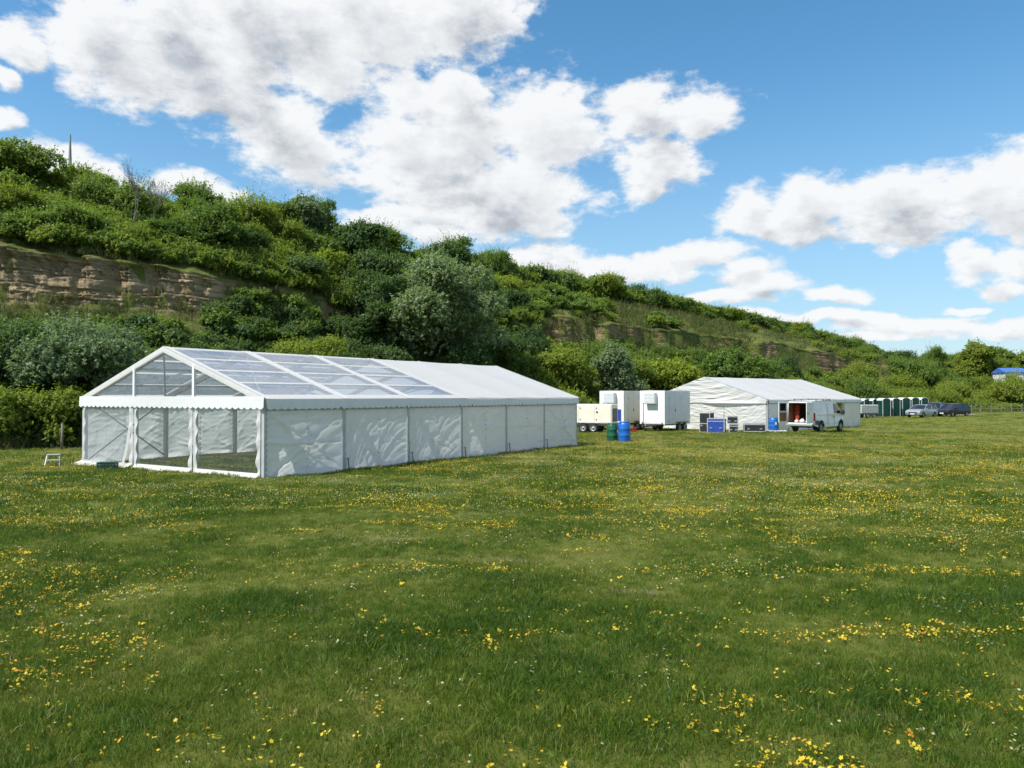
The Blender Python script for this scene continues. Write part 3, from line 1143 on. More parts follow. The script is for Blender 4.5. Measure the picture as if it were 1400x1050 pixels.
def crown_mesh(name, seed, lobes, twigs, leaves, size, mat, tw_len=.24, aspect=1.7, rise=.35, depth=.5):
    """lobes: (x,y,z,rx,ry,rz). Every lobe carries twigs; each twig a row of leaf blades."""
    r = np.random.default_rng(seed)
    L_ = np.asarray(lobes, float)
    vol = (L_[:, 3] * L_[:, 4] * L_[:, 5]) ** (2 / 3)
    pick = r.choice(len(L_), twigs, p=vol / vol.sum())
    d = sphere_dirs(twigs, r)
    # clumping: twigs bunch where a noise field on the lobe's surface is high
    cl = hash_noise(d * 3.1 + pick[:, None] * 7.7, seed)
    rad = depth + (1 - depth) * np.sqrt(r.random(twigs)) + .10 * cl
    c, R_ = L_[pick, :3], L_[pick, 3:]
    p0 = c + d * R_ * rad[:, None]
    t = d * .8 + np.array([0, 0, rise]) + r.normal(0, .38, (twigs, 3))
    shoot = r.random(twigs) < .10                                   # long whippy shoots break the outline
    t[shoot] = d[shoot] * .7 + np.array([0, 0, .75]) + r.normal(0, .25, (shoot.sum(), 3))
    t /= np.linalg.norm(t, axis=1)[:, None]
    ln = tw_len * r.uniform(.4, 1.3, twigs) * R_.mean(1) * np.where(shoot, 1.9, 1)
    k = (np.arange(leaves) + .5) / leaves
    pos = p0[:, None] + t[:, None] * ln[:, None, None] * k[None, :, None]
    pos += r.normal(0, size * .35, pos.shape)
    n = twigs * leaves
    pos = pos.reshape(n, 3)
    tt = np.repeat(t, leaves, 0)
    dd = np.repeat(d, leaves, 0)
    nrm = dd * .55 + np.array([0, 0, .55]) + r.normal(0, .55, (n, 3))
    nrm /= np.linalg.norm(nrm, axis=1)[:, None]
    ax = tt * .6 + r.normal(0, .7, (n, 3))
    ax -= nrm * (ax * nrm).sum(1)[:, None]
    ax /= np.linalg.norm(ax, axis=1)[:, None] + 1e-9
    bx = np.cross(nrm, ax)
    s = size * r.uniform(.6, 1.35, n)[:, None]
    a, b = ax * s * aspect * .5, bx * s * .5
    V = np.stack([pos - a, pos + b * .9 - a * .1 + nrm * s * .10, pos + a, pos - b * .9 - a * .1 + nrm * s * .10], 1).reshape(-1, 3)
    Fq = np.arange(n * 4).reshape(n, 4)
    return np_mesh(name, V, Fq, mat)


def lobes_round(seed, n, w=1.0, h=1.2, base=.25):
    """a rounded bush 2w wide and h tall"""
    r = random.Random(seed)
    out = [(0, 0, h * .5, w * .62, w * .62, h * .44)]
    for i in range(n):
        a, q = r.uniform(0, 6.28), math.sqrt(r.random()) * w * .78
        z = h * r.uniform(base, .80)
        k = r.uniform(.26, .46) * w * (1.1 - .25 * z / h)
        out.append((math.cos(a) * q, math.sin(a) * q, min(z, h - k * .8), k, k, k * r.uniform(.7, .95)))
    return out


def stem_mesh(name, seed, n, w, h, r0, mat, lean=.5):
    r = random.Random(seed)
    mb = MB()
    for i in range(n):
        a = r.uniform(0, 6.28)
        p = Vector((math.cos(a) * .05 * w, math.sin(a) * .05 * w, -.25 * h))
        d = Vector((math.cos(a) * lean * r.uniform(.3, 1), math.sin(a) * lean * r.uniform(.3, 1), 1)).normalized()
        rr = r0
        for k in range(3):
            q = p + d * h * .27
            mb.tube(p, q, rr, rr * .62, 6, False)
            if k:
                e = (d + Vector((r.uniform(-.8, .8), r.uniform(-.8, .8), .3))).normalized()
                mb.tube(q, q + e * h * .2, rr * .5, rr * .15, 5, False)
            p, rr = q, rr * .62
            d = (d + Vector((r.uniform(-.35, .35), r.uniform(-.35, .35), .1))).normalized()
    return mb.mesh(name, mat)


PROTO = {}
for kind, cnt in (('bright', 4), ('mid', 4), ('dark', 3)):
    for i in range(cnt):
        sd = 400 + 13 * i + {'bright': 0, 'mid': 100, 'dark': 200}[kind]
        h = (1.05, 1.4, .85, 1.65)[i % 4]
        PROTO[kind, i] = (crown_mesh('crown', sd, lobes_round(sd, 17, 1.0, h), 2500, 10, .041, LEAF[kind], .55, 1.9, .45, .30),
                          stem_mesh('stem', sd, 4, 1, h, .035, BARK))
ORIGINAL = {}


def shrub(kind, i, loc, rz, scale, label, group, name='shrub', cat='shrub'):
    cm, sm = PROTO[kind, i]
    t = thing(name, loc, rz, label, cat, group, scale)
    link('foliage', cm, t)
    link('stem', sm, t)
    return t


# ---- the single plants one can point at
def hero(name, label, cat, u, t, w, h, kind, seed, twigs, leaf, lobes=12, loc=None, trunk=.12, base=.25, tw=.25, aspect=1.7, rise=.35, z0=0):
    if loc is None:
        p = hill_xyz([u], [t])[0]
    else:
        p = np.array(loc)
    r = thing(name, (p[0], p[1], p[2] - .25 + z0), 0, label, cat)
    link('crown', crown_mesh('crown', seed, lobes_round(seed, lobes, w / 2, h, base), twigs, 8, leaf, LEAF[kind], tw, aspect, rise), r)
    link('trunk', stem_mesh('trunk', seed, 3 if h > 4 else 4, w / 2, h, trunk, BARK), r)
    HEROES.append((p[0], p[1], w * .5))
    return r


HEROES = []
hero('willow_tree', 'big round grey-green willow standing halfway up the slope behind the long marquee', 'tree', 600, .30, 10.4, 10.8, 'willow', 1, 8000, .135, 18, tw=.22, rise=.2)
hero('shrub', 'broad grey-green bush at the left, beside the marquee gable below the rock face', 'shrub', 100, .13, 6.6, 5.2, 'willow', 2, 4200, .10, 16, rise=.3)
hero('shrub', 'low yellow-green bush at the left edge of the field, left of the step stool', 'shrub', 45, .015, 4.4, 3.0, 'bright', 3, 2600, .085, 14, rise=.5)
hero('shrub', 'small dark green bush touching the left wall corner of the marquee', 'shrub', 108, .02, 2.4, 2.4, 'mid', 4, 1300, .08, 9)
hero('birch_tree', 'upright blue-green tree rising behind the white trailers', 'tree', 841, .09, 5.2, 7.2, 'willow', 5, 3600, .14, 14, trunk=.09, base=.18, rise=.6)
hero('shrub', 'wide rounded deep green bush behind the roof ridge of the smaller marquee', 'shrub', 1006, .12, 11.0, 6.8, 'mid', 6, 4200, .19, 18)
hero('shrub', 'bright yellow-green bush left of the smaller marquee roof, behind the trailers', 'shrub', 925, .12, 7.2, 5.6, 'lime', 7, 3000, .17, 14, rise=.55)
hero('shrub', 'yellow-green bush above the far end of the long marquee roof', 'shrub', 772, .16, 6.0, 5.6, 'bright', 8, 2800, .15, 14)
hero('shrub', 'small pale green bush above the middle of the long marquee ridge', 'shrub', 556, .16, 3.6, 3.4, 'bright', 9, 1700, .11, 10)
hero('crest_tree', 'greyish round tree breaking the skyline on the hill crest', 'tree', 414, .96, 5.0, 3.9, 'willow', 10, 2200, .13, 11)
hero('sapling', 'pale lime sapling with spreading branches on the slope right of the rock face', 'sapling', 446, .66, 2.9, 3.4, 'lime', 11, 800, .10, 7, trunk=.04, rise=.5)
hero('shrub', 'sprawling yellow-green bush above the clear roof panels of the marquee', 'shrub', 408, .22, 6.0, 3.6, 'bright', 12, 2400, .10, 14, rise=.4)
hero('round_tree', 'tall rounded green tree standing over the parked cars at the right', 'tree', 1333, .46, 7.0, 8.6, 'bright', 13, 2600, .21, 13)
hero('shrub', 'low spreading tree right of the tall rounded tree on the right skyline', 'tree', 1368, .58, 6.5, 5.8, 'mid', 14, 2200, .21, 12).name = 'spreading_tree'
hero('edge_tree', 'green tree cut off by the right edge of the photo', 'tree', 1404, .45, 6.5, 7.2, 'bright', 15, 2200, .21, 12)
hero('thorn_tree', 'dense dark thorn tree at the left end of the hill crest', 'tree', 6, .90, 7.0, 3.4, 'mid', 16, 3000, .12, 15)
hero('shrub', 'dark green thicket bush left of the big grey-green willow', 'shrub', 520, .42, 6.2, 6.4, 'dark', 17, 3000, .12, 13)
hero('shrub', 'dark green bush in the hollow directly under the big grey-green willow', 'shrub', 640, .16, 6.0, 5.6, 'dark', 18, 2800, .125, 13)
hero('shrub', 'dark ivy-covered bush high on the slope above the lime sapling', 'shrub', 492, .78, 5.0, 5.2, 'dark', 19, 2400, .12, 12)
hero('shrub', 'dark green bush at the far left under the rock face', 'shrub', 8, .17, 6.0, 4.0, 'dark', 20, 2800, .09, 13)


def bare_tree():
    p = hill_xyz([183], [.72])[0]
    r = thing('bare_tree', (p[0], p[1], p[2] - .2), 0, 'leafless bare tree rising above the green scrub of the left slope', 'tree')
    rd = random.Random(5)
    def stem(x, y, d0, ln0, rad0):
        tr, tw = MB(), MB()

        def grow(pos, d, ln, rad, lev):
            q = pos + d * ln
            (tr if lev < 2 else tw).tube(pos, q, rad, rad * .7, 5, False)
            if lev >= 6:
                return
            for k in range(3 if lev in (1, 2, 3) else 2):
                nd = (d + Vector((rd.uniform(-.55, .55), rd.uniform(-.45, .45), rd.uniform(.1, .3)))).normalized()
                grow(q, nd, ln * rd.uniform(.62, .85), max(rad * .62, .007), lev + 1)
        grow(Vector((x, y, 0)), Vector(d0).normalized(), ln0, rad0, 0)
        t = tr.build('trunk', BARE_BARK, r)
        tw.build('twigs', BARE_BARK, t)
    stem(0, 0, (-.08, 0, 1), 1.5, .075)
    stem(.7, .1, (.25, 0, 1), 1.3, .06)


bare_tree()


_sd, _sh = hill([1381], [.33])
SHED = ((1381 - CX) / F * float(_sd[0]), float(_sd[0]), float(_sh[0]))
HEROES.append((SHED[0], SHED[1], 5.0))


# ---- the scrub: individual bushes by zone, then the rest as undergrowth
TONE = {'bright': 'yellow-green', 'mid': 'mid-green', 'dark': 'dark green'}


def zone(n, u0, u1, t0, t1, mixk, smin, smax, what, where, landmarks, seed, name='shrub', mind=1.0):
    """landmarks: (column up to which it holds, words) so that a label says which stretch of the zone"""
    r = random.Random(seed)
    put, tries = [], 0
    while len(put) < n and tries < n * 40:
        tries += 1
        u, t = r.uniform(u0, u1), r.uniform(t0, t1)
        p = hill_xyz([u], [t])[0]
        s = r.uniform(smin, smax)
        if any((p[0] - q[0]) ** 2 + (p[1] - q[1]) ** 2 < (mind * .55 * (s + q[2])) ** 2 for q in put):
            continue
        if any((p[0] - q[0]) ** 2 + (p[1] - q[1]) ** 2 < (q[2] * .8) ** 2 for q in HEROES):
            continue
        k = r.choices([a for a, _ in mixk], [b for _, b in mixk])[0]
        put.append((p[0], p[1], s, p[2], u, k))
    cut = sorted(q[2] for q in put)
    lo, hi = cut[len(cut) // 3], cut[2 * len(cut) // 3]
    rows = {}
    for q in sorted(put, key=lambda q: q[4]):
        size = 'small' if q[2] < lo else 'large' if q[2] > hi else 'medium-sized'
        mark = next(w for lim, w in landmarks if q[4] <= lim)
        rows.setdefault(f'{size} {TONE[q[5]]} {what} {where}, {mark}', []).append(q)
    order = ('leftmost', 'second from left', 'third from left', 'fourth from left', 'fifth from left', 'sixth from left')
    for lab, qs in rows.items():
        for n_, (x, y, s, z, u, k) in enumerate(qs):
            i = r.randrange(4 if k != 'dark' else 3)
            full = lab if len(qs) == 1 else lab + ', ' + ('rightmost' if n_ == len(qs) - 1 else order[min(n_, 5)])
            shrub(k, i, (x, y, z - .2 * s), r.uniform(0, 6.28), (s * r.uniform(.8, 1.3), s * r.uniform(.8, 1.2), s * r.uniform(.7, 1.2)), full, f'{what}es {where}', name)
    return put


BM = [('bright', 3), ('mid', 3), ('dark', .7)]
zone(52, -60, 470, .66, 1.0, BM, 1.2, 2.3, 'scrub bush', 'above the rock face', [(110, 'below the mast'), (200, 'round the bare tree'), (330, 'right of the bare tree'), (900, 'below the greyish crest tree')], 1)
zone(26, -60, 480, .97, 1.06, BM, 1.1, 1.9, 'bush', 'on the left skyline', [(110, 'by the mast'), (240, 'behind the bare tree'), (370, 'left of the crest tree'), (900, 'right of the crest tree')], 2)
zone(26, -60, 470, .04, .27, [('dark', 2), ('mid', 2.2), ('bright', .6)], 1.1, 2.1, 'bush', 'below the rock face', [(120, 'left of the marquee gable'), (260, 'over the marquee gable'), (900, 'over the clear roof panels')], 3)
zone(24, 470, 700, .55, 1.03, [('dark', 2.2), ('mid', 2.2), ('bright', 1)], 1.5, 2.6, 'thicket bush', 'on the upper slope', [(545, 'left of the willow'), (650, 'above the willow'), (900, 'right of the willow')], 4)
zone(18, 460, 720, .02, .45, [('dark', 3), ('mid', 2)], 1.5, 2.5, 'bush', 'behind the long marquee', [(560, 'left of the willow'), (650, 'under the willow'), (900, 'right of the willow')], 5)
zone(46, 640, 1180, .95, 1.03, [('mid', 3), ('dark', 2), ('bright', 1.5)], 1.6, 2.5, 'hedge bush', 'along the sloping crest', [(780, 'next to the willow'), (910, 'above the birch'), (1040, 'above the smaller marquee gable'), (1400, 'towards the low right end')], 6, mind=.8)
zone(42, 690, 1240, .04, .40, [('bright', 3), ('mid', 2), ('dark', .5)], 1.5, 2.9, 'bush', 'at the foot of the slope', [(800, 'past the long marquee'), (900, 'behind the trailers'), (1060, 'behind the smaller marquee'), (1400, 'left of the toilets')], 7)
zone(50, 1225, 1440, .0, .75, [('bright', 4), ('mid', 2), ('dark', .8)], 1.9, 3.4, 'thicket bush', 'at the far right', [(1275, 'behind the toilets'), (1325, 'behind the cars'), (1375, 'behind the wire fence'), (1900, 'at the picture edge')], 8)
zone(14, 1150, 1440, .78, 1.02, [('mid', 2), ('bright', 3)], 1.8, 2.7, 'bush', 'on the right skyline', [(1250, 'over the toilets'), (1330, 'left of the tall rounded tree'), (1900, 'right of the tall rounded tree')], 9)


def undergrowth():
    small = {k: [crown_mesh('undergrowth_clump', 700 + i * 7 + j, lobes_round(700 + i * 7 + j, 6, 1.0, .8, .15), 330, 8, .085, LEAF[k], .55, 2.0, .6, .2) for j in range(4)] for i, k in enumerate(('bright', 'mid', 'dark'))}

    def pts(n, u0, u1, t0, t1, thr):
        u, t = RNG.uniform(u0, u1, n), RNG.uniform(t0, t1, n)
        t = np.where((u < 290) & (t > .36) & (t < .5), t - .16, t)
        p = hill_xyz(u, t)
        f = np.interp(u, FACE_U, FACE_A) * np.where(u < 500, .97, .92)
        k = ~((t > .45) & (t < .605) & (RNG.random(n) < f * 1.05))
        k &= fbm(p / 4.5, 77, 3) > thr
        return p[k]
    a = np.concatenate([pts(2600, -80, 520, .60, 1.05, -.4), pts(500, 520, 740, .5, 1.03, -.4)])
    scatter('hillside_undergrowth', a, RNG.uniform(.5, 1.3, len(a)), small['bright'] + small['mid'])
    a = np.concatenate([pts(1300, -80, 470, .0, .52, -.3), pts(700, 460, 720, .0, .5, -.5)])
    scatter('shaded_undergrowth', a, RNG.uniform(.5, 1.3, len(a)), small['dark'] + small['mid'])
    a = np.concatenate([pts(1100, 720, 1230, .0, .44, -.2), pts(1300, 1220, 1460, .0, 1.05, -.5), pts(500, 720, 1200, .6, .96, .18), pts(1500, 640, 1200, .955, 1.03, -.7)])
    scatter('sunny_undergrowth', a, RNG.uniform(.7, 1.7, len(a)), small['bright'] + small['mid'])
    a = pts(420, 650, 1190, .985, 1.02, -1)
    scatter('crest_hedge_growth', a, RNG.uniform(1.3, 2.4, len(a)), small['mid'] + small['bright'] + small['dark'])
    # rough grass on slopes and ledges
    gm = tint_mat('rough_grass', [(0, (.05, .09, .016)), (.5, (.095, .12, .028)), (1, (.17, .16, .06))], .7, .3)
    tf = [tuft_mesh(900 + i, 40, .35, .42, .022, gm) for i in range(4)]
    n = 9000
    u, t = RNG.uniform(-80, 1300, n), RNG.uniform(.0, 1.0, n)
    k = ~((t > .46) & (t < .59) & (RNG.random(n) < .93 * np.interp(u, FACE_U, FACE_A)))
    p = hill_xyz(u, t)[k]
    scatter('slope_grass', p, RNG.uniform(.5, 1.4, len(p)) * (.7 + p[:, 1] / 120), tf, tilt=.2)
    # weeds where the field meets the slope
    n = 1600
    u, t = RNG.uniform(-80, 1450, n), RNG.uniform(-.02, .02, n)
    p = hill_xyz(u, np.clip(t, 0, 1))
    p[:, 1] += RNG.normal(-.5, .5, n)
    p[:, 2] = gh(p[:, 0], p[:, 1])
    scatter('field_edge_weeds', p, RNG.uniform(.6, 1.4, n), tf, tilt=.2)


undergrowth()


# ------------------------------------------------------------------ marquees
def wrinkle(kind, seed):
    rd = random.Random(seed)
    ph = [rd.uniform(0, 6.28) for _ in range(8)]
    lin = [(rd.uniform(.1, .9), rd.uniform(.05, .95), rd.uniform(-.9, .9), rd.uniform(.15, .5), rd.uniform(.008, .02)) for _ in range(9)]

    def crease(s, t, x0, y0, x1, y1, wd):
        dx, dy = x1 - x0, y1 - y0
        l2 = dx * dx + dy * dy
        k = max(0, min(1, ((s - x0) * dx + (t - y0) * dy) / l2))
        return math.exp(-(((s - x0 - k * dx) ** 2 + (t - y0 - k * dy) ** 2) / wd ** 2)) * (1 - .5 * abs(2 * k - 1))

    so_ = seed * 7.31

    def nz(x, y, k):
        return mn.noise(Vector((x + so_, y + k * 5.3, k * 3.7 + so_)))

    def ridge(x, y, k, p=3):
        return (1 - min(1, abs(nz(x, y, k)) * 2.2)) ** p

    def fn(s, t):
        w = nz(s * 3, t * 3, 9)
        d = .015 * math.sin(5 * s + ph[0]) * math.sin(4 * t + ph[1]) + .018 * nz(s * 4, t * 4, 1)
        d += .014 * ridge(s * 2.5 + .3 * w, t * 3.0, 2) + .012 * ridge(s * 4 - t * 5, t * 2.0 + s, 8, 6)
        if kind == 'cross':
            for (a, b) in ((0.02, .98), (.98, .98), (.02, .05), (.98, .05), (0, .55), (1, .52)):
                d += .060 * crease(s, t, .5, .5, a, b, .028)
            d += .05 * math.exp(-((s - .5) ** 2 + (t - .5) ** 2) / .02)
            d += .03 * ridge(s * 1.5, t * 5 + .4 * w, 3)
        elif kind == 'swag':
            q = s if s < .5 else s - .5
            c = t + (1.25 * (1 - 2 * q) ** 2 if s < .5 else .6 * (1 - 2 * q) ** 2) + .04 * w
            d += .052 * ridge(c * 4.4, s * .6, 4, 2) * (.35 + .65 * math.sin(math.pi * min(1, t * 1.0 + .03)))
            d += .016 * ridge(c * 10.5, s * .9, 5, 2)
        elif kind == 'slack':
            c = t + .4 * math.sin(2.2 * s + ph[2]) + .12 * w
            d += .036 * ridge(c * 4.5, s * 1.0, 4, 2) + .05 * crease(s, t, 0, .55, 1, .6, .03) + .04 * crease(s, t, .5, .45, .95, .9, .03) + .04 * crease(s, t, .05, .95, .5, .4, .03)
        elif kind == 'gable':
            c = t + .20 * math.sin(math.pi * s) + .07 * math.sin(5 * s + ph[2]) + .06 * w
            d += .060 * ridge(c * 6.5, s * 2.0, 4, 2) * (.45 + .55 * nz(s * 2, t * 2, 6)) + .030 * ridge(c * 13, s * 4.0, 5, 2) + .03 * nz(s * 9, c * 20, 7)
        for (x0, y0, dy, ln, am) in lin:
            d += 1.8 * am * crease(s, t, x0, y0, x0 + ln, y0 + dy * ln, .025)
        if kind != 'gable':
            d -= .03 * math.exp(-((s - .5) / .012) ** 2) * (.5 + .5 * math.sin(60 * t))      # laced seam at the middle
        if t < .12:
            d += (1 - t / .12) ** 2 * (.06 + .07 * math.sin(6 * s + ph[6]) + .03 * math.sin(17 * s + ph[7]))
        return d
    return fn


def marquee(name, loc, rz, W, Lb, bays, E, RH, label, clear_bays, front, sides, open_side=(), far_open=False, seeds=1, cloth=None):
    """local x: along the length, y: across to the left, z up"""
    root = thing(name, loc, rz, label, 'marquee')
    cloth = cloth or WHITE_CLOTH
    rise = RH - E
    ang = math.atan2(rise, W / 2)
    XL = Lb * bays
    # frame
    for b in range(bays + 1):
        x = b * Lb + (.06 if b == 0 else -.06 if b == bays else 0)
        for y, sg in ((.0, 1), (W, -1)):
            MB().box((x, y + sg * .035, E / 2 - .06), (.11, .15, E + .10)).build('leg', FRAME, root)
            MB().box((x, y + sg * .055, -.06 + .02), (.24, .24, .02)).build('base_plate', STEEL, root)
        MB().bar((x, .08, E - .04), (x, W / 2, RH - .10), .10, .14).bar((x, W - .08, E - .04), (x, W / 2, RH - .10), .10, .14).build('rafter', ALU, root)
    pr = [(.0, 0), (W, 0)] + [(W / 2 * k, 1) for k in (.33, .66, 1.0, 1.34, 1.67)]
    for (y, up) in pr:
        z = E - .02 if not up else E + rise * (1 - abs(y - W / 2) / (W / 2)) - .10
        yy = y + (.06 if y == 0 else -.06 if y == W else 0)
        MB().bar((.02, yy, z - .02), (XL - .02, yy, z - .02), .05, .07).build('purlin', ALU, root)
    # cross bracing: first bay, last bay; walls and roof
    for b in (0, bays - 1):
        for y in (.14, W - .14):
            m = MB()
            m.tube((b * Lb + .1, y, .1), (b * Lb + Lb - .1, y, E - .1), .022, n=6).tube((b * Lb + .1, y + .045, E - .1), (b * Lb + Lb - .1, y + .045, .1), .022, n=6)
            m.build('wall_brace', BRACE, root)
        for sg in (0, 1):
            ya, yb = (.15, W / 2 - .15) if sg == 0 else (W - .15, W / 2 + .15)
            m = MB()
            m.bar((b * Lb + .1, ya, E - .02), (b * Lb + Lb - .1, yb, RH - .22), .05, .05).bar((b * Lb + Lb - .1, ya, E - .08), (b * Lb + .1, yb, RH - .28), .05, .05)
            m.build('roof_brace', ALU, root)
    # roof
    def slope(sg, x, k, off=0.0):
        y = (W / 2) * k
        z = E + rise * k
        if sg:
            y = W - y
        return (x, y - math.sin(ang) * off * (1 if not sg else -1), z + math.cos(ang) * off)
    rd = random.Random(seeds)
    for b in range(bays):
        x0, x1 = b * Lb, (b + 1) * Lb
        for sg in (0, 1):
            p = [rd.uniform(0, 6.28) for _ in range(3)]
            if b in clear_bays:
                m = MB()
                us = [0, .065, .935, 1]
                vs = [-.030, .045, .255, .285, .495, .525, .735, .765, .965, 1.0]
                for i in range(3):
                    for j in range(9):
                        if i == 1 and j % 2 == 1:
                            continue
                        q = [slope(sg, x0 + Lb * us[i + a], vs[j + c], .012) for (a, c) in ((0, 0), (1, 0), (1, 1), (0, 1))]
                        m.add(q, [(0, 1, 2, 3)])
                m.build('roof_strip_frame', ROOF_CLOTH, root)
                for j in (1, 3, 5, 7):
                    u0, u1, v0, v1 = us[1], us[2], vs[j], vs[j + 1]
                    ph = rd.uniform(0, 6)
                    MB().grid(lambda s, t: slope(sg, x0 + Lb * (u0 + (u1 - u0) * s), v0 + (v1 - v0) * t, .008 - .020 * math.sin(math.pi * s) * math.sin(math.pi * t) + .006 * math.sin(9 * s + ph) * math.sin(math.pi * s) * math.sin(math.pi * t)), 12, 6).build('clear_roof_pane', ROOF_FILM, root)
            else:
                def rf(s, t, p=p):
                    k = -.035 + 1.035 * t
                    dd = -.035 * math.sin(math.pi * s) * (1 - .4 * t) + .006 * math.sin(23 * t + p[0] + 3 * s) * math.sin(math.pi * s)
                    for fx in (.33, .66):
                        dd -= .008 * math.exp(-((t - fx) / .012) ** 2)
                    dd -= .008 * math.exp(-((s - .5) / .010) ** 2)
                    return slope(sg, x0 + Lb * s, k, .014 + dd)
                MB().grid(rf, 36, 40).build('roof_panel', ROOF_CLOTH, root)
    for b in range(bays + 1):                                           # keder strips over every rafter
        m = MB()
        for sg in (0, 1):
            wd = .16 if b in clear_bays or b - 1 in clear_bays else .05
            xa, xb = max(-.03, b * Lb - wd), min(XL + .03, b * Lb + wd)
            m.add([slope(sg, xa, -.037, .026), slope(sg, xb, -.037, .026), slope(sg, xb, 1, .026), slope(sg, xa, 1, .026)], [(0, 1, 2, 3)])
        m.build('roof_seam_strip', ROOF_CLOTH, root)

    # valances with scalloped hems
    def valance(pa, pb, out, seed, drop=.28, mat=HEM_CLOTH):
        pa, pb, out = Vector(pa), Vector(pb), Vector(out)
        n = max(1, round((pb - pa).length / .25))
        m = MB()
        nu = n * 6

        def fn(s, t):
            e = .085 * abs(math.sin(math.pi * s * n))
            z = -(drop - .05 + e) * t
            w = .012 * math.sin(11 * s + seed) * t + .045 * t + .01 * math.sin(41 * s + seed * 2) * t
            q = pa.lerp(pb, s) + out * w
            return (q.x, q.y, q.z + z)
        m.grid(fn, nu, 3)
        return m.build('valance', mat, root)
    for b in range(bays):
        valance((b * Lb, -.115, E - .03), ((b + 1) * Lb, -.115, E - .03), (0, -1, 0), b * 1.7 + seeds)
        valance(((b + 1) * Lb, W + .075, E - .04), (b * Lb, W + .075, E - .04), (0, 1, 0), b * 2.1)
    # side walls
    for b in range(bays):
        for y, sg in ((0, -1), (W, 1)):
            if (b, 0 if sg < 0 else 1) in open_side:
                continue
            kind = sides[b % len(sides)] if sg < 0 else 'plain'
            MB().box(((b + .5) * Lb, y + sg * .022, E - .345), (Lb - .15, .05, .05)).build('valance_shade_strip', STEEL, root)  # grey strip added to stand for the shade behind the valance scallops
            f = wrinkle(kind, seeds * 100 + b * 3 + (sg > 0))
            x0, x1 = b * Lb + .07, (b + 1) * Lb - .07

            def wf(s, t, f=f, x0=x0, x1=x1, y=y, sg=sg):
                z = -.05 + (E - .32) * t
                ew = sstep(0, .06, min(s, 1 - s)) * 1.35
                return (x0 + (x1 - x0) * s, y + sg * (.035 + float(ew) * f(s, t) + .006 * (1 - float(ew)) * math.sin(70 * t)), z)
            w = MB().grid(wf, 72, 52).build('wall_panel', cloth, root)
            m = MB()
            for k in range(12):                                          # lacing toggles down the middle seam
                z = .1 + k * (E - .3) / 11
                m.box(((x0 + x1) / 2 + (.012 if k % 2 else -.012), y + sg * (.035 + f(.5, z / E)), z), (.03, .02, .028))
            m.build('lacing', STEEL, w)
    # far end wall
    if not far_open:
        nb = round(W / 3)
        for k in range(nb):
            f = wrinkle('slack', seeds * 77 + k)
            MB().grid(lambda s, t: (XL + .03 + f(s, t), W / nb * (k + .03 + .94 * s), -.05 + E * t), 40, 30).build('end_wall_panel', cloth, root)
    tri = lambda x, sg: (lambda s, t: (x, W * s, E - .03 + (rise + .0) * (1 - abs(2 * s - 1)) * t))
    MB().grid(tri(XL + .012, 1), 40, 12).build('end_gable_panel', cloth, root)
    valance((XL + .05, 0, E - .02), (XL + .05, W, E - .02), (1, 0, 0), 3.3)
    return root


def guy_details(root, W, Lb, bays):
    for b in range(1, bays):
        m = MB()
        m.tube((b * Lb + .14, -.14, -.12), (b * Lb + .11, -.10, .34), .016, n=6).box((b * Lb + .11, -.10, .35), (.05, .05, .02))
        m.build('ground_anchor', DARKGREY, root)


# long marquee with a clear roof at its near end
A1 = math.atan2(.84, .54)
N1 = (-6.74, 21.0, 0.0)
E1, R1, W1 = 2.20, 3.72, 9.0
tent1 = marquee('long_marquee', N1, A1, W1, 3.0, 6, E1, R1, 'long white frame marquee with clear roof panels at its near end, standing on grass', {0, 1, 2}, 'clear',
                ['cross', 'swag', 'swag', 'slack', 'slack', 'cross'], seeds=3)
guy_details(tent1, W1, 3.0, 6)


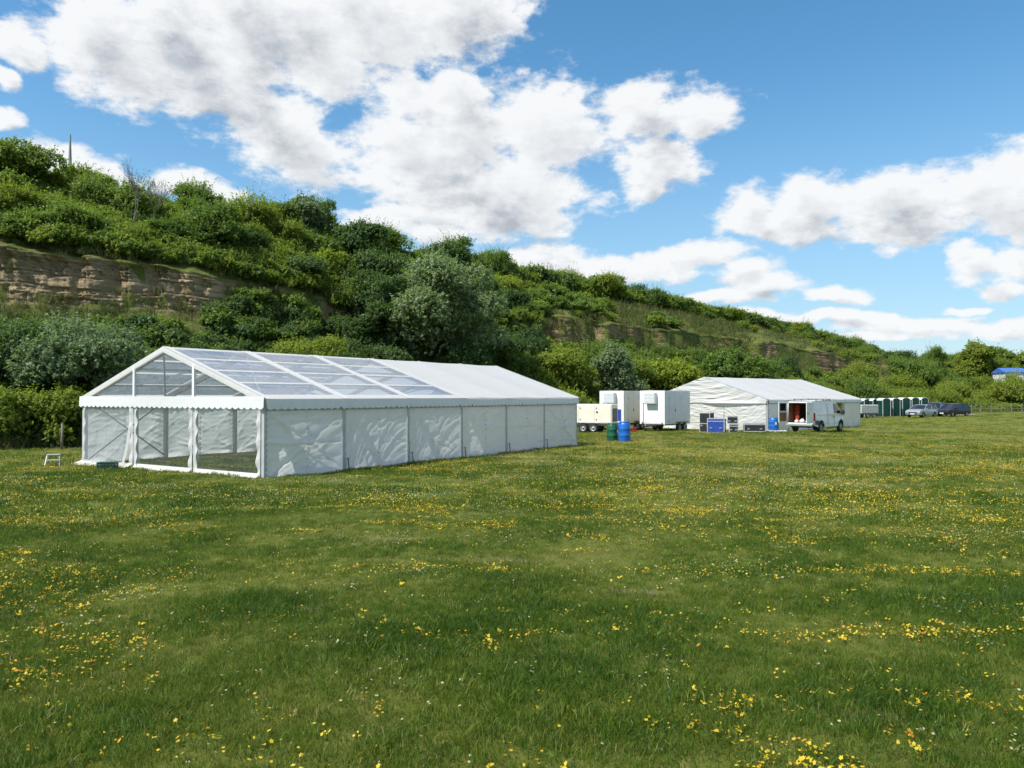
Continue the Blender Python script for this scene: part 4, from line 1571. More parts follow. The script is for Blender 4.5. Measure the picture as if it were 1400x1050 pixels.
def clear_front(root, W, E, RH):
    rise = RH - E
    # gable: white edge bands, two uprights, three clear panes
    top = lambda y: E + rise * (1 - abs(y - W / 2) / (W / 2))
    m = MB()
    for a, b in ((-.05, W / 2), (W + .05, W / 2)):
        za, zb = top(a), top(b)
        m.add([(-.045, a, za + .02), (-.045, b, zb + .02), (-.045, b, zb - .15), (-.045, a + (.42 if a < 1 else -.42), za - .01)], [(0, 1, 2, 3)])
    m.build('gable_edge_band', WHITE_CLOTH, root)
    for y in (3.0, 6.0):
        MB().box((-.02, y, (E + top(y)) / 2 - .04), (.07, .09, top(y) - E - .06)).build('gable_upright', WHITE_PAINT, root)
    for (a, b) in ((.35, 2.95), (3.05, 5.95), (6.05, 8.65)):
        def fn(s, t, a=a, b=b):
            y = a + (b - a) * s
            return (.015 + .01 * math.sin(5 * s + a) * math.sin(math.pi * t), y, E + (top(y) - .12 - E) * t)
        MB().grid(fn, 20, 8).build('gable_pane', CLEAR, root)
    # beam cloth with scallops
    m = MB()
    n = 36

    def vf(s, t):
        e = .055 * abs(math.sin(math.pi * s * n))
        return (-.06 - .014 * t * math.sin(9 * s) - .012 * t, -.10 + (W + .20) * s, E + .03 - (.30 + e) * t)
    m.grid(vf, n * 6, 3).build('gable_valance', HEM_CLOTH, root)
    MB().box((.03, W / 2, E - .10), (.07, W - .2, .12)).build('gable_beam', ALU, root)
    for y in (3.0, 6.0):
        MB().box((.05, y, E / 2 - .14), (.10, .10, E - .12)).build('leg', ALU, root)
        MB().box((.05, y, -.03), (.22, .22, .02)).build('base_plate', STEEL, root)
    # white corner cloths beside each post and the clear curtains between them
    rd = random.Random(9)
    for (a, b, idx) in ((0.02, 3.0, 0), (3.0, 6.0, 1), (6.0, 8.98, 2)):
        for (e0, sg) in ((a + .06, 1), (b - .06, -1)):
            ph = rd.uniform(0, 6)
            wide = .14

            def sf(s, t, e0=e0, sg=sg, ph=ph):
                wv = wide * (.85 + .10 * math.sin(19 * t + ph) + .06 * math.sin(41 * t))
                return (-.03 - .03 * math.sin(23 * t + ph) * s - .02 * s, e0 + sg * wv * s, .03 + (E - .32) * t)
            MB().grid(sf, 4, 36).build('curtain_edge', WHITE_CLOTH, root)
        if idx == 2:      # left curtain hangs loose with its free edge pulled aside
            def cf(s, t):
                edge = (6.12 + .28 * (1 - t) ** 2.2) if True else 0
                y = edge + (8.86 - edge) * s
                return (-.02 - .10 * (1 - t) ** 2 - .012 * math.sin(30 * s + 2 * t), y, .12 + (E - .40) * t)
        else:
            def cf(s, t, a=a, b=b):
                return (-.005 - .012 * math.sin(14 * s + a) * math.sin(math.pi * t), a + .18 + (b - a - .36) * s, .12 + (E - .40) * t)
        MB().grid(cf, 36, 16).build('clear_curtain', CLEAR if idx != 2 else film('creased_clear_film', .76, .6), root)
        # ground skirt
        fl = .62 if idx == 2 else .26
        ph = rd.uniform(0, 6)

        def gf(s, t, a=a, b=b, fl=fl, ph=ph, idx=idx):
            y = a + .08 + (b - a - .16) * s
            o_ = fl * (.75 + .25 * math.sin(5 * s + ph) + .1 * math.sin(17 * s))
            if idx == 2:
                y += (1 - t) * (.35 if s > .5 else .1) * (s - .5) * 2
            return (-.03 - o_ * (1 - t), y, -.03 + .17 * t ** 1.6 + .012 * math.sin(21 * s + ph) * (1 - t))
        MB().grid(gf, 40, 8).build('ground_skirt', WHITE_CLOTH, root)
    # free curtain edge, bound in white
    m = MB()

    def ef(s, t):
        y = 6.12 + .28 * (1 - t) ** 2.2 + .10 * s
        return (-.03 - .10 * (1 - t) ** 2 - .02 * s, y, .05 + (E - .34) * t)
    m.grid(ef, 3, 30).build('curtain_binding', WHITE_CLOTH, root)


clear_front(tent1, W1, E1, R1)

# smaller marquee
A2 = math.atan2(.667, .747)
N2 = at(1048.5, 56)
E2, R2, W2 = 2.30, 3.98, 10.6
tent2 = marquee('small_marquee', (N2.x, N2.y, N2.z), A2, W2, 3.0, 5, E2, R2, 'smaller all-white marquee with creased gable cloth behind the white van', set(), 'cloth',
                ['slack', 'slack', 'slack', 'slack', 'plain'], open_side={(3, 0), (3, 1), (4, 1)}, far_open=True, seeds=8, cloth=WHITE_CLOTH)


def cloth_front(root, W, E, RH):
    rise = RH - E
    f = wrinkle('gable', 5)

    def g1(s, t):
        y = W * s
        k = 1 - abs(2 * s - 1)
        return (-.02 - .06 * math.sin(math.pi * s) - f(s, t * k) * 1.1, y, E - .32 + (rise * k + .32) * t)
    MB().grid(g1, 120, 60).build('gable_panel', CREAM_CLOTH, root)
    n = 3
    for i in range(n):
        f2 = wrinkle('gable', 15 + i)
        a, b = W / n * i + (.02 if i else .06), W / n * (i + 1) - (.02 if i < n - 1 else .06)
        MB().grid(lambda s, t: (-.02 - f2(s, t) * .9 - .03 * (1 - t), a + (b - a) * s, -.06 + (E - .27) * t), 60, 50).build('gable_wall_panel', CREAM_CLOTH, root)
    MB().bar((-.075, 0, E - .32), (-.075, W, E - .32), .03, .05).build('gable_seam', CREAM_CLOTH, root)


cloth_front(tent2, W2, E2, R2)


# ------------------------------------------------------------------ wheels, drums, cases, trailers
def wheel(parent, c, r, w, side, dark=False):
    """axis along local Y; side -1 shows its rim to -Y"""
    t = MB().lathe([(r * .62, -w / 2), (r * .9, -w / 2), (r, -w * .34), (r, w * .34), (r * .9, w / 2), (r * .62, w / 2)], c, 24, 'Y').build('tyre', RUBBER, parent)
    d = side * w / 2
    MB().lathe([(r * .64, d * .85), (r * .58, d * .92), (r * .50, d * .45), (r * .24, d * .55), (r * .20, d * .95), (0.001, d * .98)], c, 20, 'Y').build('rim', DARKGREY if dark else RIM, t)
    return t


def barrel(loc, h, r, mat, label, lid=True, rz=0):
    t = thing('plastic_drum', loc, rz, label, 'drum')
    pf = [(0.001, 0), (r * .90, 0), (r * .95, .02), (r * .96, h * .08), (r * 1.0, h * .14), (r * .985, h * .30), (r * 1.03, h * .33), (r * .985, h * .36), (r * .985, h * .62), (r * 1.03, h * .65), (r * .985, h * .68), (r, h * .84), (r * .93, h * .91), (r * .80, h * .955), (r * .78, h)]
    MB().lathe(pf, n=28).build('body', mat, t)
    MB().lathe([(r * .84, h * .965), (r * .84, h * .995), (r * .80, h * 1.01), (0.001, h * 1.005)], n=28).build('lid', mat, t)
    m = MB()
    for s in (-1, 1):
        m.tube((s * r * .86, -.10, h * .93), (s * r * 1.0, -.06, h * .965), .014, n=6).tube((s * r * 1.0, -.06, h * .965), (s * r * 1.0, .06, h * .965), .014, n=6).tube((s * r * 1.0, .06, h * .965), (s * r * .86, .10, h * .93), .014, n=6)
    m.build('handle', mat, t)
    return t


b1 = barrel(at(853.5, 39.0, -.02), 1.02, .30, BLUE_PLASTIC, 'blue plastic drum standing on the grass in front of the trailers', rz=.4)
b2 = barrel(at(837.2, 39.6, -.02), .92, .29, GREEN_PLASTIC, 'dark green plastic drum on the grass left of the blue drum', rz=1.2)
MB().box((-.10, -.287, .52), (.09, .008, .12)).build('sticker', LABEL_WHITE, b2)


def flight_case(loc, rz, L_, D_, H_, panel, label, lidk=.75, name='flight_case', castors=False):
    t = thing(name, loc, rz, label, 'flight case')
    z0 = .10 if castors else .0
    MB().box((0, 0, z0 + H_ / 2), (L_ - .03, D_ - .03, H_ - .03)).build('panel', panel, t)
    m = MB()
    e = .045
    for x in (-1, 1):
        for y in (-1, 1):
            m.box((x * (L_ / 2 - e / 2), y * (D_ / 2 - e / 2), z0 + H_ / 2), (e, e, H_))
    for z in (z0 + e / 2, z0 + H_ - e / 2, z0 + H_ * lidk):
        for x in (-1, 1):
            m.box((x * (L_ / 2 - e / 2), 0, z), (e * .96, D_ - 2 * e, e))
        for y in (-1, 1):
            m.box((0, y * (D_ / 2 - e / 2), z), (L_ - 2 * e, e * .96, e))
    m.build('edge_trim', ALU, t)
    for x in (-.28, .28):
        m = MB()
        m.box((x * L_, -D_ / 2 - .005, z0 + H_ * .34), (.16, .02, .10)).tube((x * L_ - .05, -D_ / 2 - .03, z0 + H_ * .34), (x * L_ + .05, -D_ / 2 - .03, z0 + H_ * .34), .012, n=6)
        m.build('handle', RIM, t)
        MB().box((x * L_, -D_ / 2 - .008, z0 + H_ * lidk), (.09, .022, .11)).build('latch', RIM, t)
    if castors:
        for x in (-1, 1):
            for y in (-1, 1):
                MB().lathe([(.001, -.02), (.05, -.02), (.05, .02), (.001, .02)], (x * (L_ / 2 - .1), y * (D_ / 2 - .1), .05), 12, 'X').build('castor', RUBBER, t)
    return t


GA = A2 - math.pi / 2       # local -Y of the cases faces out from the gable
flight_case(at(966, 54.3), GA + .1, .82, .6, 1.38, BLACK, 'tall black upright case against the creased gable, left of the blue case', .45, 'equipment_case')
flight_case(at(979.5, 52.6), -.38, 1.14, .9, .98, BLUE_CASE, 'blue flight case with metal edges standing before the creased gable', .80)
flight_case(at(1003, 52.0), -.30, .62, .55, .58, BLACK, 'small black lidded case beneath another, between the blue and long black cases', .75)
flight_case(at(1001.5, 52.3, .60), -.30, .72, .50, .52, BLACK, 'black case with grey edges stacked on top of the small lidded case', .9)
flight_case(at(1031, 52.4), -.22, 1.42, .8, .56, BLACK, 'long low black flight case on castors left of the blue drum by the van', .86, castors=True)
pal = thing('pallet', at(1058.5, 52.8), -.2, 'low white slatted stand under the blue drum beside the van', 'pallet')
for k in range(5):
    MB().box((0, -.45 + .225 * k, .165), (1.5, .13, .03)).build('slat', WHITE_PAINT, pal)
for x in (-.6, 0, .6):
    MB().box((x, 0, .075), (.09, 1.0, .149)).build('bearer', WHITE_PAINT, pal)
b3 = barrel(at(1057.5, 52.8, .18), .86, .33, BLUE_PLASTIC, 'blue plastic drum with white label on a low stand beside the open van door', rz=.2)
MB().box((-.02, -.330, .48), (.13, .008, .18)).build('sticker', LABEL_WHITE, b3)


def box_trailer(loc, rz, L_, W_, H_, label, side_mat, ac=True, vent=True, name='box_trailer'):
    """front end at x=0 facing -X, long side facing -Y"""
    t = thing(name, loc, rz, label, 'trailer')
    z0 = .52
    MB().box((L_ / 2, 0, z0 + H_ / 2), (L_, W_, H_), bev=.03).build('body', WHITE_PAINT, t)
    m = MB()
    for y in (-1, 1):
        for x in (0, L_):
            m.box((x + (.02 if x == 0 else -.02), y * (W_ / 2 - .02), z0 + H_ / 2), (.07, .07, H_ + .02))
    for x in (0, L_):
        m.box((x + (.02 if x == 0 else -.02), 0, z0 + H_ - .015), (.068, W_ - .11, .06))
    for y in (-1, 1):
        m.box((L_ / 2, y * (W_ / 2 - .02), z0 + H_ - .015), (L_ - .11, .068, .06))
    m.build('corner_trim', WHITE_PAINT, t)
    MB().box((L_ / 2, -W_ / 2 - .006, z0 + H_ / 2), (L_ - .20, .014, H_ - .18)).build('side_panel', side_mat, t)
    MB().box((-.006, 0, z0 + H_ / 2), (.014, W_ - .18, H_ - .18)).build('front_panel', WHITE_PAINT, t)
    d = MB().box((L_ * .30, -W_ / 2 - .016, z0 + 1.08), (.86, .02, 2.0)).build('door', side_mat, t)
    for z in (.25, 1.0, 1.85):
        MB().box((L_ * .30 - .40, -W_ / 2 - .034, z0 + z), (.10, .02, .05)).build('hinge', STEEL, d)
    MB().box((L_ * .30 + .33, -W_ / 2 - .036, z0 + 1.0), (.05, .03, .22)).build('handle', BLACK, d)
    MB().box((L_ * .72, -W_ / 2 - .018, z0 + H_ * .80), (.55, .02, .28)).build('side_vent', GREY_PAINT, t)
    m = MB()
    m.tube((-.03, W_ * .36, z0 + .05), (-.03, W_ * .36, z0 + 1.5), .022, n=6).tube((-.03, W_ * .36, z0 + 1.5), (-.03, W_ * .10, z0 + 1.62), .022, n=6)
    m.build('cable_conduit', DARKGREY, t)
    for y in (-1, 1):
        MB().box((-.02, y * W_ * .40, z0 + .10), (.03, .12, .06)).build('marker_lamp', REDLAMP, t)
    if ac:
        MB().box((-.20, .02, z0 + H_ * .78), (.36, .92, .82), bev=.03).build('cooling_unit', GREY_PAINT, t)
        m = MB()
        for k in range(7):
            m.box((-.387, .02, z0 + H_ * .78 - .3 + .1 * k), (.014, .8, .045))
        m.build('grille', GREY_PAINT, t)
    if vent:
        MB().box((-.02, -W_ * .26, z0 + .62), (.03, .62, .85)).build('vent_panel', BLUE_CASE, t)
    m = MB()
    m.box((L_ / 2 - .2, 0, z0 - .06), (L_ + .1, .9, .10))
    m.bar((.3, -.55, z0 - .08), (-1.15, 0, z0 - .14), .07, .09).bar((.3, .55, z0 - .08), (-1.15, 0, z0 - .14), .07, .09)
    m.box((-1.22, 0, z0 - .10), (.22, .10, .10))
    m.build('chassis', DARKGREY, t)
    j = MB().tube((-.85, 0, .02), (-.85, 0, z0 + .25), .035, n=8).build('jockey_post', STEEL, t)
    MB().lathe([(.001, -.04), (.11, -.04), (.11, .04), (.001, .04)], (-.85, 0, .10), 14, 'Y').build('jockey_wheel', RUBBER, j)
    for x in (L_ * .56, L_ * .56 + .72):
        for y in (-1, 1):
            wheel(t, (x, y * (W_ / 2 - .02), .30), .30, .20, y)
    for y in (-1, 1):
        MB().box((L_ * .56 + .36, y * (W_ / 2 + .0), .645), (1.62, .26, .05), bev=.02).build('mudguard', BLACK, t)
    for y in (-1, 1):
        MB().box((L_ - .02, y * (W_ / 2 - .2), z0 + .1), (.08, .28, .12)).build('tail_light', REDLAMP, t)
    return t


TA = math.atan2(.70, .72)
cA = at(853.5, 55.8)      # right-front corner of the second trailer from the left
def place_corner(px, y, rz, W_):
    c = at(px, y)
    o = Matrix.Rotation(rz, 3, 'Z') @ Vector((0, W_ / 2, 0))
    return Vector((c.x + o.x, c.y + o.y, c.z))
t_a = box_trailer(place_corner(852.5, 57.2, .86, 2.1), .86, 3.3, 2.1, 2.40, 'white box trailer with cooling unit, left one of the pair beyond the drums', CREAM_PAINT)
t_b = box_trailer(place_corner(908.5, 55.6, .80, 2.1), .80, 3.4, 2.1, 2.42, 'white box trailer with cooling unit and side greyed as shade, nearest the smaller marquee', GREY_PAINT, vent=False)  # white trailer; shade of its long side is put into the grey panel colour
# red jack pad lying by the wheels of the left trailer
c = at(866.5, 54.6)
jp = thing('fuel_can', c, .3, 'small red can on the grass between the two white trailers', 'can')
MB().box((0, 0, .17), (.36, .2, .34), bev=.03).build('body', simple('red_plastic', (.40, .02, .02), .5), jp)
MB().box((0, 0, .37), (.16, .05, .05), bev=.01).build('handle', BLACK, jp)


def generator():
    rz = -.42
    p = at(836.5, 52.6)
    L_, W_, H_ = 3.6, 1.45, 1.34
    o = Matrix.Rotation(rz, 3, 'Z') @ Vector((-L_, W_ / 2, 0))
    t = thing('generator_trailer', (p.x + o.x, p.y + o.y, p.z), rz, 'cream generator on a twin-axle trailer at the end of the long marquee', 'generator')
    z0 = .62
    MB().box((L_ / 2, 0, z0 + H_ / 2), (L_, W_, H_), bev=.04).build('canopy', CREAM_PAINT, t)
    for (a, b) in ((.10, 1.20), (1.24, 2.36), (2.40, 3.50)):
        d = MB().box(((a + b) / 2, -W_ / 2 - .008, z0 + H_ / 2), (b - a, .02, H_ - .16)).build('door', CREAM_PAINT, t)
        for z in (.28, H_ - .28):
            MB().box((a + .10, -W_ / 2 - .026, z0 + z), (.05, .02, .10)).build('hinge', BLACK, d)
    MB().lathe([(.001, -.02), (.07, -.02), (.07, 0), (.001, 0)], (2.55, -W_ / 2 - .012, z0 + .80), 14, 'Y').build('lock', BLACK, t)
    MB().box((L_ + .008, 0, z0 + .6), (.02, 1.1, .9)).build('end_grille', DARKGREY, t)
    MB().box((L_ / 2, 0, z0 - .07), (L_ + .2, 1.2, .12)).build('chassis', STEEL, t)
    m = MB()
    m.bar((L_ - .1, -.5, z0 - .1), (L_ + 1.1, 0, z0 - .14), .08, .1).bar((L_ - .1, .5, z0 - .1), (L_ + 1.1, 0, z0 - .14), .08, .1)
    m.build('drawbar', STEEL, t)
    for x in (1.55, 2.28):
        for y in (-1, 1):
            wheel(t, (x, y * (W_ / 2 - .02), .32), .32, .2, y)
    MB().box((1.92, -W_ / 2, .68), (1.6, .24, .04)).build('mudguard', STEEL, t)


generator()


# ------------------------------------------------------------------ vehicles
def arc(cx, cz, r, n=10):
    return [(cx - r * math.cos(math.pi * k / n), cz + r * math.sin(math.pi * k / n)) for k in range(n + 1)]


def side_shell(mb, poly, wfun):
    """both flanks from one side outline; half-width depends on height"""
    for sg in (-1, 1):
        vs = [(x, sg * wfun(x, z), z) for (x, z) in poly]
        f = tuple(range(len(vs)))
        mb.add(vs, [f if sg < 0 else f[::-1]])


def skin(mb, path, wfun, n=6, smooth=True):
    """the sheet running over the top of a body along an outline path"""
    vs, fs = [], []
    for (x, z) in path:
        w = wfun(x, z)
        for k in range(n + 1):
            s = -1 + 2 * k / n
            vs.append((x, w * s, z + .03 * (1 - s * s)))
    for i in range(len(path) - 1):
        for k in range(n):
            a = i * (n + 1) + k
            fs.append((a, a + n + 1, a + n + 2, a + 1))
    mb.add(vs, fs, smooth)


def van():
    rz = math.atan2(.68, .73)
    c = at(1113.0, 51.0)
    o = Matrix.Rotation(rz, 3, 'Z') @ Vector((0, .97, 0))
    t = thing('panel_van', (c.x + o.x, c.y + o.y, c.z), rz, 'white panel van with its rear doors open, parked beside the smaller marquee', 'van')
    W = lambda x, z: .97 - (.13 * max(0, (z - 1.1)) if z > 1.1 else 0) - (.04 * max(0, .6 - z)) - max(0, x - 4.2) * .16
    wr = .335
    ax = (1.02, 3.98)
    base = .36
    lower = [(0, base + .12)] + arc(ax[0], base, .42) + arc(ax[1], base, .42) + [(4.86, base), (4.90, .62), (4.86, .92), (4.72, 1.06), (4.28, 1.16), (0, 1.16)]
    upper = [(0, 1.16), (4.28, 1.16), (3.36, 2.04), (3.1, 2.10), (.10, 2.08), (.02, 1.95)]
    m = MB()
    side_shell(m, lower, W)
    side_shell(m, upper, W)
    skin(m, [(.10, 2.08), (.6, 2.11), (2, 2.13), (3.1, 2.10), (3.30, 2.07)], W)
    skin(m, [(4.20, 1.20), (4.45, 1.13), (4.72, 1.06), (4.86, .92), (4.90, .62), (4.86, base)], W)
    m.build('body', VAN_PAINT, t)
    # windscreen and cab windows
    m = MB()
    skin(m, [(3.30, 2.07), (4.20, 1.20)], lambda x, z: W(x, z) - .03)
    m.build('windscreen', GLASS, t)
    for sg in (-1, 1):
        g = MB()
        q = [(3.02, 1.24), (4.06, 1.24), (3.42, 1.90), (3.02, 1.92)]
        g.add([(x, sg * (W(x, z) + .006), z) for (x, z) in q], [(0, 1, 2, 3)])
        g.build('cab_window', GLASS, t)
        MB().box((3.98, sg * 1.10, 1.32), (.16, .24, .30), bev=.04).bar((3.95, sg * .93, 1.25), (3.97, sg * 1.04, 1.27), .06, .06).build('mirror', BLACK, t)
        g = MB()
        for (x, z, l_, h_) in ((1.95, 1.20, 3.2, .03), (2.0, .62, 1.4, .05)):
            g.box((x, sg * (W(x, z) + .006), z), (l_, .02, h_))
        g.build('side_rail', VAN_PAINT, t)
        g = MB()
        for x in (2.02, 2.98, 4.0):
            g.box((x, sg * (W(x, .9) + .004), .82), (.014, .01, .62))
            if x < 3.5:
                g.box((x, sg * (W(x, 1.55) + .004), 1.55), (.014, .012, .72), rot=(sg * .13, 0, 0))
        g.build('door_gap', DARKGREY, t)
        MB().box((2.90, sg * (W(2.9, 1.05) + .02), 1.02), (.16, .03, .05)).build('door_handle', BLACK, t)
        MB().box((.05, sg * .95, 1.05), (.12, .12, .52), bev=.02).build('tail_light', REDLAMP, t)
        MB().box((4.80, sg * .66, .90), (.16, .30, .22), bev=.04).build('headlight', CLEARLAMP, t)
        for x in ax:
            wheel(t, (x, sg * .86, wr), wr, .20, sg)
            g = MB()
            g.add([(px_, sg * (W(px_, pz) + .012), pz) for (px_, pz) in arc(x, base, .42)] + [(px_, sg * (W(px_, pz) + .012), pz) for (px_, pz) in arc(x, base, .47)],
                  [(k, k + 1, k + 12, k + 11) for k in range(10)])
            g.build('wheel_arch', DARKGREY, t)
        MB().box((.42, sg * (.965), .66), (.55, .03, .28)).build('bumper_side', DARKGREY, t)
    MB().box((4.9, 0, .50), (.14, 1.7, .28), bev=.05).build('bumper', DARKGREY, t)
    MB().box((-.10, 0, .50), (.22, 1.86, .17), bev=.04).build('rear_step', STEEL, t)
    MB().box((2.45, 0, .40), (4.6, 1.5, .16)).build('underbody', BLACK, t)
    # load space
    m = MB()
    z0, z1, w0 = .60, 1.96, .86
    for sg in (-1, 1):
        m.box((1.45, sg * (w0 - .03), (z0 + z1) / 2), (2.8, .02, z1 - z0))
    m.box((2.86, 0, (z0 + z1) / 2), (.03, 1.64, z1 - z0))
    m.box((1.45, 0, z1 + .03), (2.8, 1.5, .02))
    m.build('load_lining', PLY, t)
    MB().box((1.45, 0, z0), (2.85, 1.66, .04)).build('load_floor', PLY, t)
    m = MB()
    m.box((.03, 0, 2.02), (.06, 1.62, .10)).box((.03, 0, .60), (.06, 1.8, .10))
    for sg in (-1, 1):
        m.box((.03, sg * .885, 1.30), (.06, .07, 1.34), rot=(sg * .06, 0, 0))
    m.build('rear_frame', VAN_PAINT, t)
    # rear doors swung back along the flanks' line
    for sg, a in ((1, 1.75), (-1, 1.50)):
        d = bpy.data.objects.new('rear_door', MB().box((0, 0, 0), (.05, .86, 1.40), bev=.015).mesh('rear_door', VAN_PAINT))
        COL.objects.link(d)
        d.parent = t
        hx, hy = -.02, sg * .93
        # hinge at (hx,hy); closed door runs from the hinge towards the middle
        ang = -sg * a if sg > 0 else a
        v = Matrix.Rotation(-sg * a * -1, 3, 'Z') @ Vector((0, -sg * .44, 0))
        # opening swings the free edge out behind the van (-X)
        v = Vector((-math.sin(a) * .44, -sg * math.cos(a) * .44, 0))
        d.location = (hx + v.x, hy + v.y, 1.33)
        d.rotation_euler = (0, 0, math.atan2(v.y, v.x) - math.pi / 2 * (1 if True else 0))
        for fx in ((-.032, .032) if sg > 0 else (.032,)):
            MB().box((fx, .0, .36), (.012, .60, .50), bev=.0).build('door_window', GLASS, d)
        inner = -.034 if sg > 0 else .034
        MB().box((inner, .0, -.30), (.014, .64, .58)).build('door_card', PLY, d)
        MB().box((-inner * 1.2, .3, -.05), (.03, .10, .05)).build('handle', BLACK, d)
    for x in (.7, 1.7, 2.7):
        m = MB()
        m.box((x, 0, 2.22), (.05, 1.5, .04))
        for sg in (-1, 1):
            m.box((x, sg * .76, 2.16), (.07, .05, .16))
        m.build('roof_bar', DARKGREY, t)
    return t


vt = van()


def van_load():
    M_ = Matrix.Translation(vt.location) @ Matrix.Rotation(vt.rotation_euler.z, 4, 'Z')
    p = M_ @ Vector((.75, .58, .62))
    r = thing('hanging_cloth', p, vt.rotation_euler.z, 'orange-red cloth bundle hanging inside the open van', 'cloth')
    m = MB()
    m.grid(lambda s, t: ((.13 + .05 * math.sin(9 * s + 5 * t)) * math.cos(6.283 * s) * (.75 + .25 * math.sin(3 * t + .5)), (.20 + .03 * math.sin(14 * s)) * math.sin(6.283 * s) * (.8 + .2 * math.sin(3 * t)), 1.22 * t), 24, 12)
    m.build('cloth', RED, r)
    MB().tube((0, 0, 1.2), (0, 0, 1.34), .01, n=6).build('strap', BLACK, r)
    rd = random.Random(3)
    for k in range(7):
        q = M_ @ Vector((rd.uniform(.15, .9), -.72 + .2 * k + rd.uniform(-.05, .05), .62))
        b = thing('sack', q, rd.uniform(0, 3), 'white sack lying on the floor of the open van', 'sack', 'white sacks in the van')
        m = MB()
        hh = rd.uniform(.14, .30)
        m.grid(lambda s, t: ((.14 + .02 * math.sin(12 * s)) * math.cos(6.283 * s) * math.sin(math.pi * (.12 + .86 * t)) ** .6, .10 * math.sin(6.283 * s) * math.sin(math.pi * (.12 + .86 * t)) ** .6, hh * t), 14, 8)
        m.build('bag', PAPER, b)
        m = MB().tube((0, 0, hh * .97), (.01, .01, hh + .05), .02, .035, 6)
        m.build('neck', PAPER, b)


van_load()


def car(loc, rz, paint, label, s=1.0, tall=0.0):
    """front towards +X"""
    t = thing('parked_car', loc, rz, label, 'car', scale=s)
    H = 1.45 + tall
    W = lambda x, z: .87 - (.28 * max(0, z - .92) if z > .92 else 0) - .10 * max(0, abs(x - 2.05) - 1.6) ** 1.5 - (.05 * max(0, .5 - z))
    ax = (.78, 3.35)
    low = [(.02, .34)] + arc(ax[0], .30, .36) + arc(ax[1], .30, .36) + [(4.05, .30), (4.14, .50), (4.08, .72), (3.7, .86), (3.0, .95), (.15, .95), (.0, .7)]
    m = MB()
    side_shell(m, low, W)
    skin(m, [(2.95, .96), (3.35, .91), (3.7, .86), (4.08, .72), (4.14, .5), (4.05, .3)], W)
    skin(m, [(.02, .34), (.0, .7), (.15, .95), (.4, .97)], W)
    m.build('body', paint, t)
    gls = [(.28, .97), (3.02, .97), (2.35, H - .05), (2.1, H), (.85, H), (.55, H - .05)]
    m = MB()
    side_shell(m, [(.24, .95), (3.05, .95), (2.36, H - .05), (.52, H - .05)], W)
    skin(m, [(2.36, H - .05), (3.05, .95)], W)
    skin(m, [(.24, .95), (.52, H - .05)], W)
    m.build('glazing', GLASS, t)
    m = MB()
    skin(m, [(.48, H - .06), (.6, H - .02), (.9, H), (2.1, H), (2.40, H - .06)], lambda x, z: W(x, z) + .012)
    for sg in (-1, 1):
        for (a, b) in (((2.40, H - .05), (3.08, .95)), ((1.45, H - .03), (1.40, .95)), ((.48, H - .05), (.20, .95))):
            m.bar((a[0], sg * (W(*a) + .008), a[1]), (b[0], sg * (W(*b) + .008), b[1]), .05, .06)
    m.build('roof', paint, t)
    for sg in (-1, 1):
        MB().box((3.96, sg * .60, .70), (.22, .30, .13), rot=(0, .3, 0), bev=.04).build('headlight', CLEARLAMP, t)
        MB().box((.06, sg * .68, .78), (.10, .22, .22), bev=.03).build('tail_light', REDLAMP, t)
        MB().box((2.75, sg * .96, 1.0), (.12, .18, .12), bev=.03).build('mirror', paint, t)
        for x in ax:
            wheel(t, (x, sg * .78, .30), .30, .18, sg)
    MB().box((4.12, 0, .55), (.06, .9, .14)).build('grille', BLACK, t)
    MB().box((4.15, 0, .42), (.02, .50, .10)).build('number_plate', LABEL_WHITE, t)
    MB().box((2.05, 0, .32), (3.6, 1.4, .12)).build('underbody', BLACK, t)
    return t


def car_at(px, y, rz):
    c = at(px, y)
    o = Matrix.Rotation(rz, 3, 'Z') @ Vector((-2.05, 0, 0))
    return (c.x + o.x, c.y + o.y, c.z)


car(car_at(1260, 90, math.pi + .62), math.pi + .62, SILVER, 'silver car parked nearest the green portable toilets, bonnet towards the field')
car(car_at(1279, 96, math.pi + .75), math.pi + .75, GREYCAR, 'grey estate car parked between the silver and the dark navy car', tall=.2)
car(car_at(1303, 93, math.pi + .45), math.pi + .45, NAVYCAR, 'dark navy car parked rightmost, in front of the wire fence', tall=.12)


def toilet_cabin(loc, rz):
    t = thing('portable_toilet', loc, rz, 'dark green portable toilet with white roof and arched door head in a row', 'toilet', 'green portable toilets in a row')
    MB().box((0, 0, 1.0), (1.10, 1.10, 2.0), bev=.02).build('body', TOILET_GREEN, t)
    prof = [(-.545, 0), (.545, 0)] + [(.545 * math.cos(math.pi * k / 12), .26 * math.sin(math.pi * k / 12)) for k in range(1, 12)]
    MB().prism([(x, 2.0 + z) for x, z in prof], -.56, -.545).build('door_arch', TOILET_GREEN, t)
    MB().prism([(-.58, 2.003), (.58, 2.003), (.58, 2.10), (.45, 2.22), (.2, 2.30), (-.2, 2.30), (-.45, 2.22), (-.58, 2.10)], -.54, .56).build('roof', WHITE_PAINT, t)
    d = MB().box((0, -.556, .98), (.80, .03, 1.84)).build('door', TOILET_GREEN, t)
    MB().box((.30, -.58, 1.0), (.06, .03, .14)).build('handle', BLACK, d)
    m = MB()
    for k in range(4):
        m.box((0, -.575, .3 + .45 * k), (.66, .012, .03))
    m.build('door_rib', TOILET_GREEN, d)
    for s in (-1, 1):
        MB().box((s * .55, -.55, 1.0), (.05, .05, 2.0)).build('corner_post', GREY_PAINT, t)
    MB().box((0, 0, -.02), (1.16, 1.16, .10)).build('skid', DARKGREY, t)
    return t


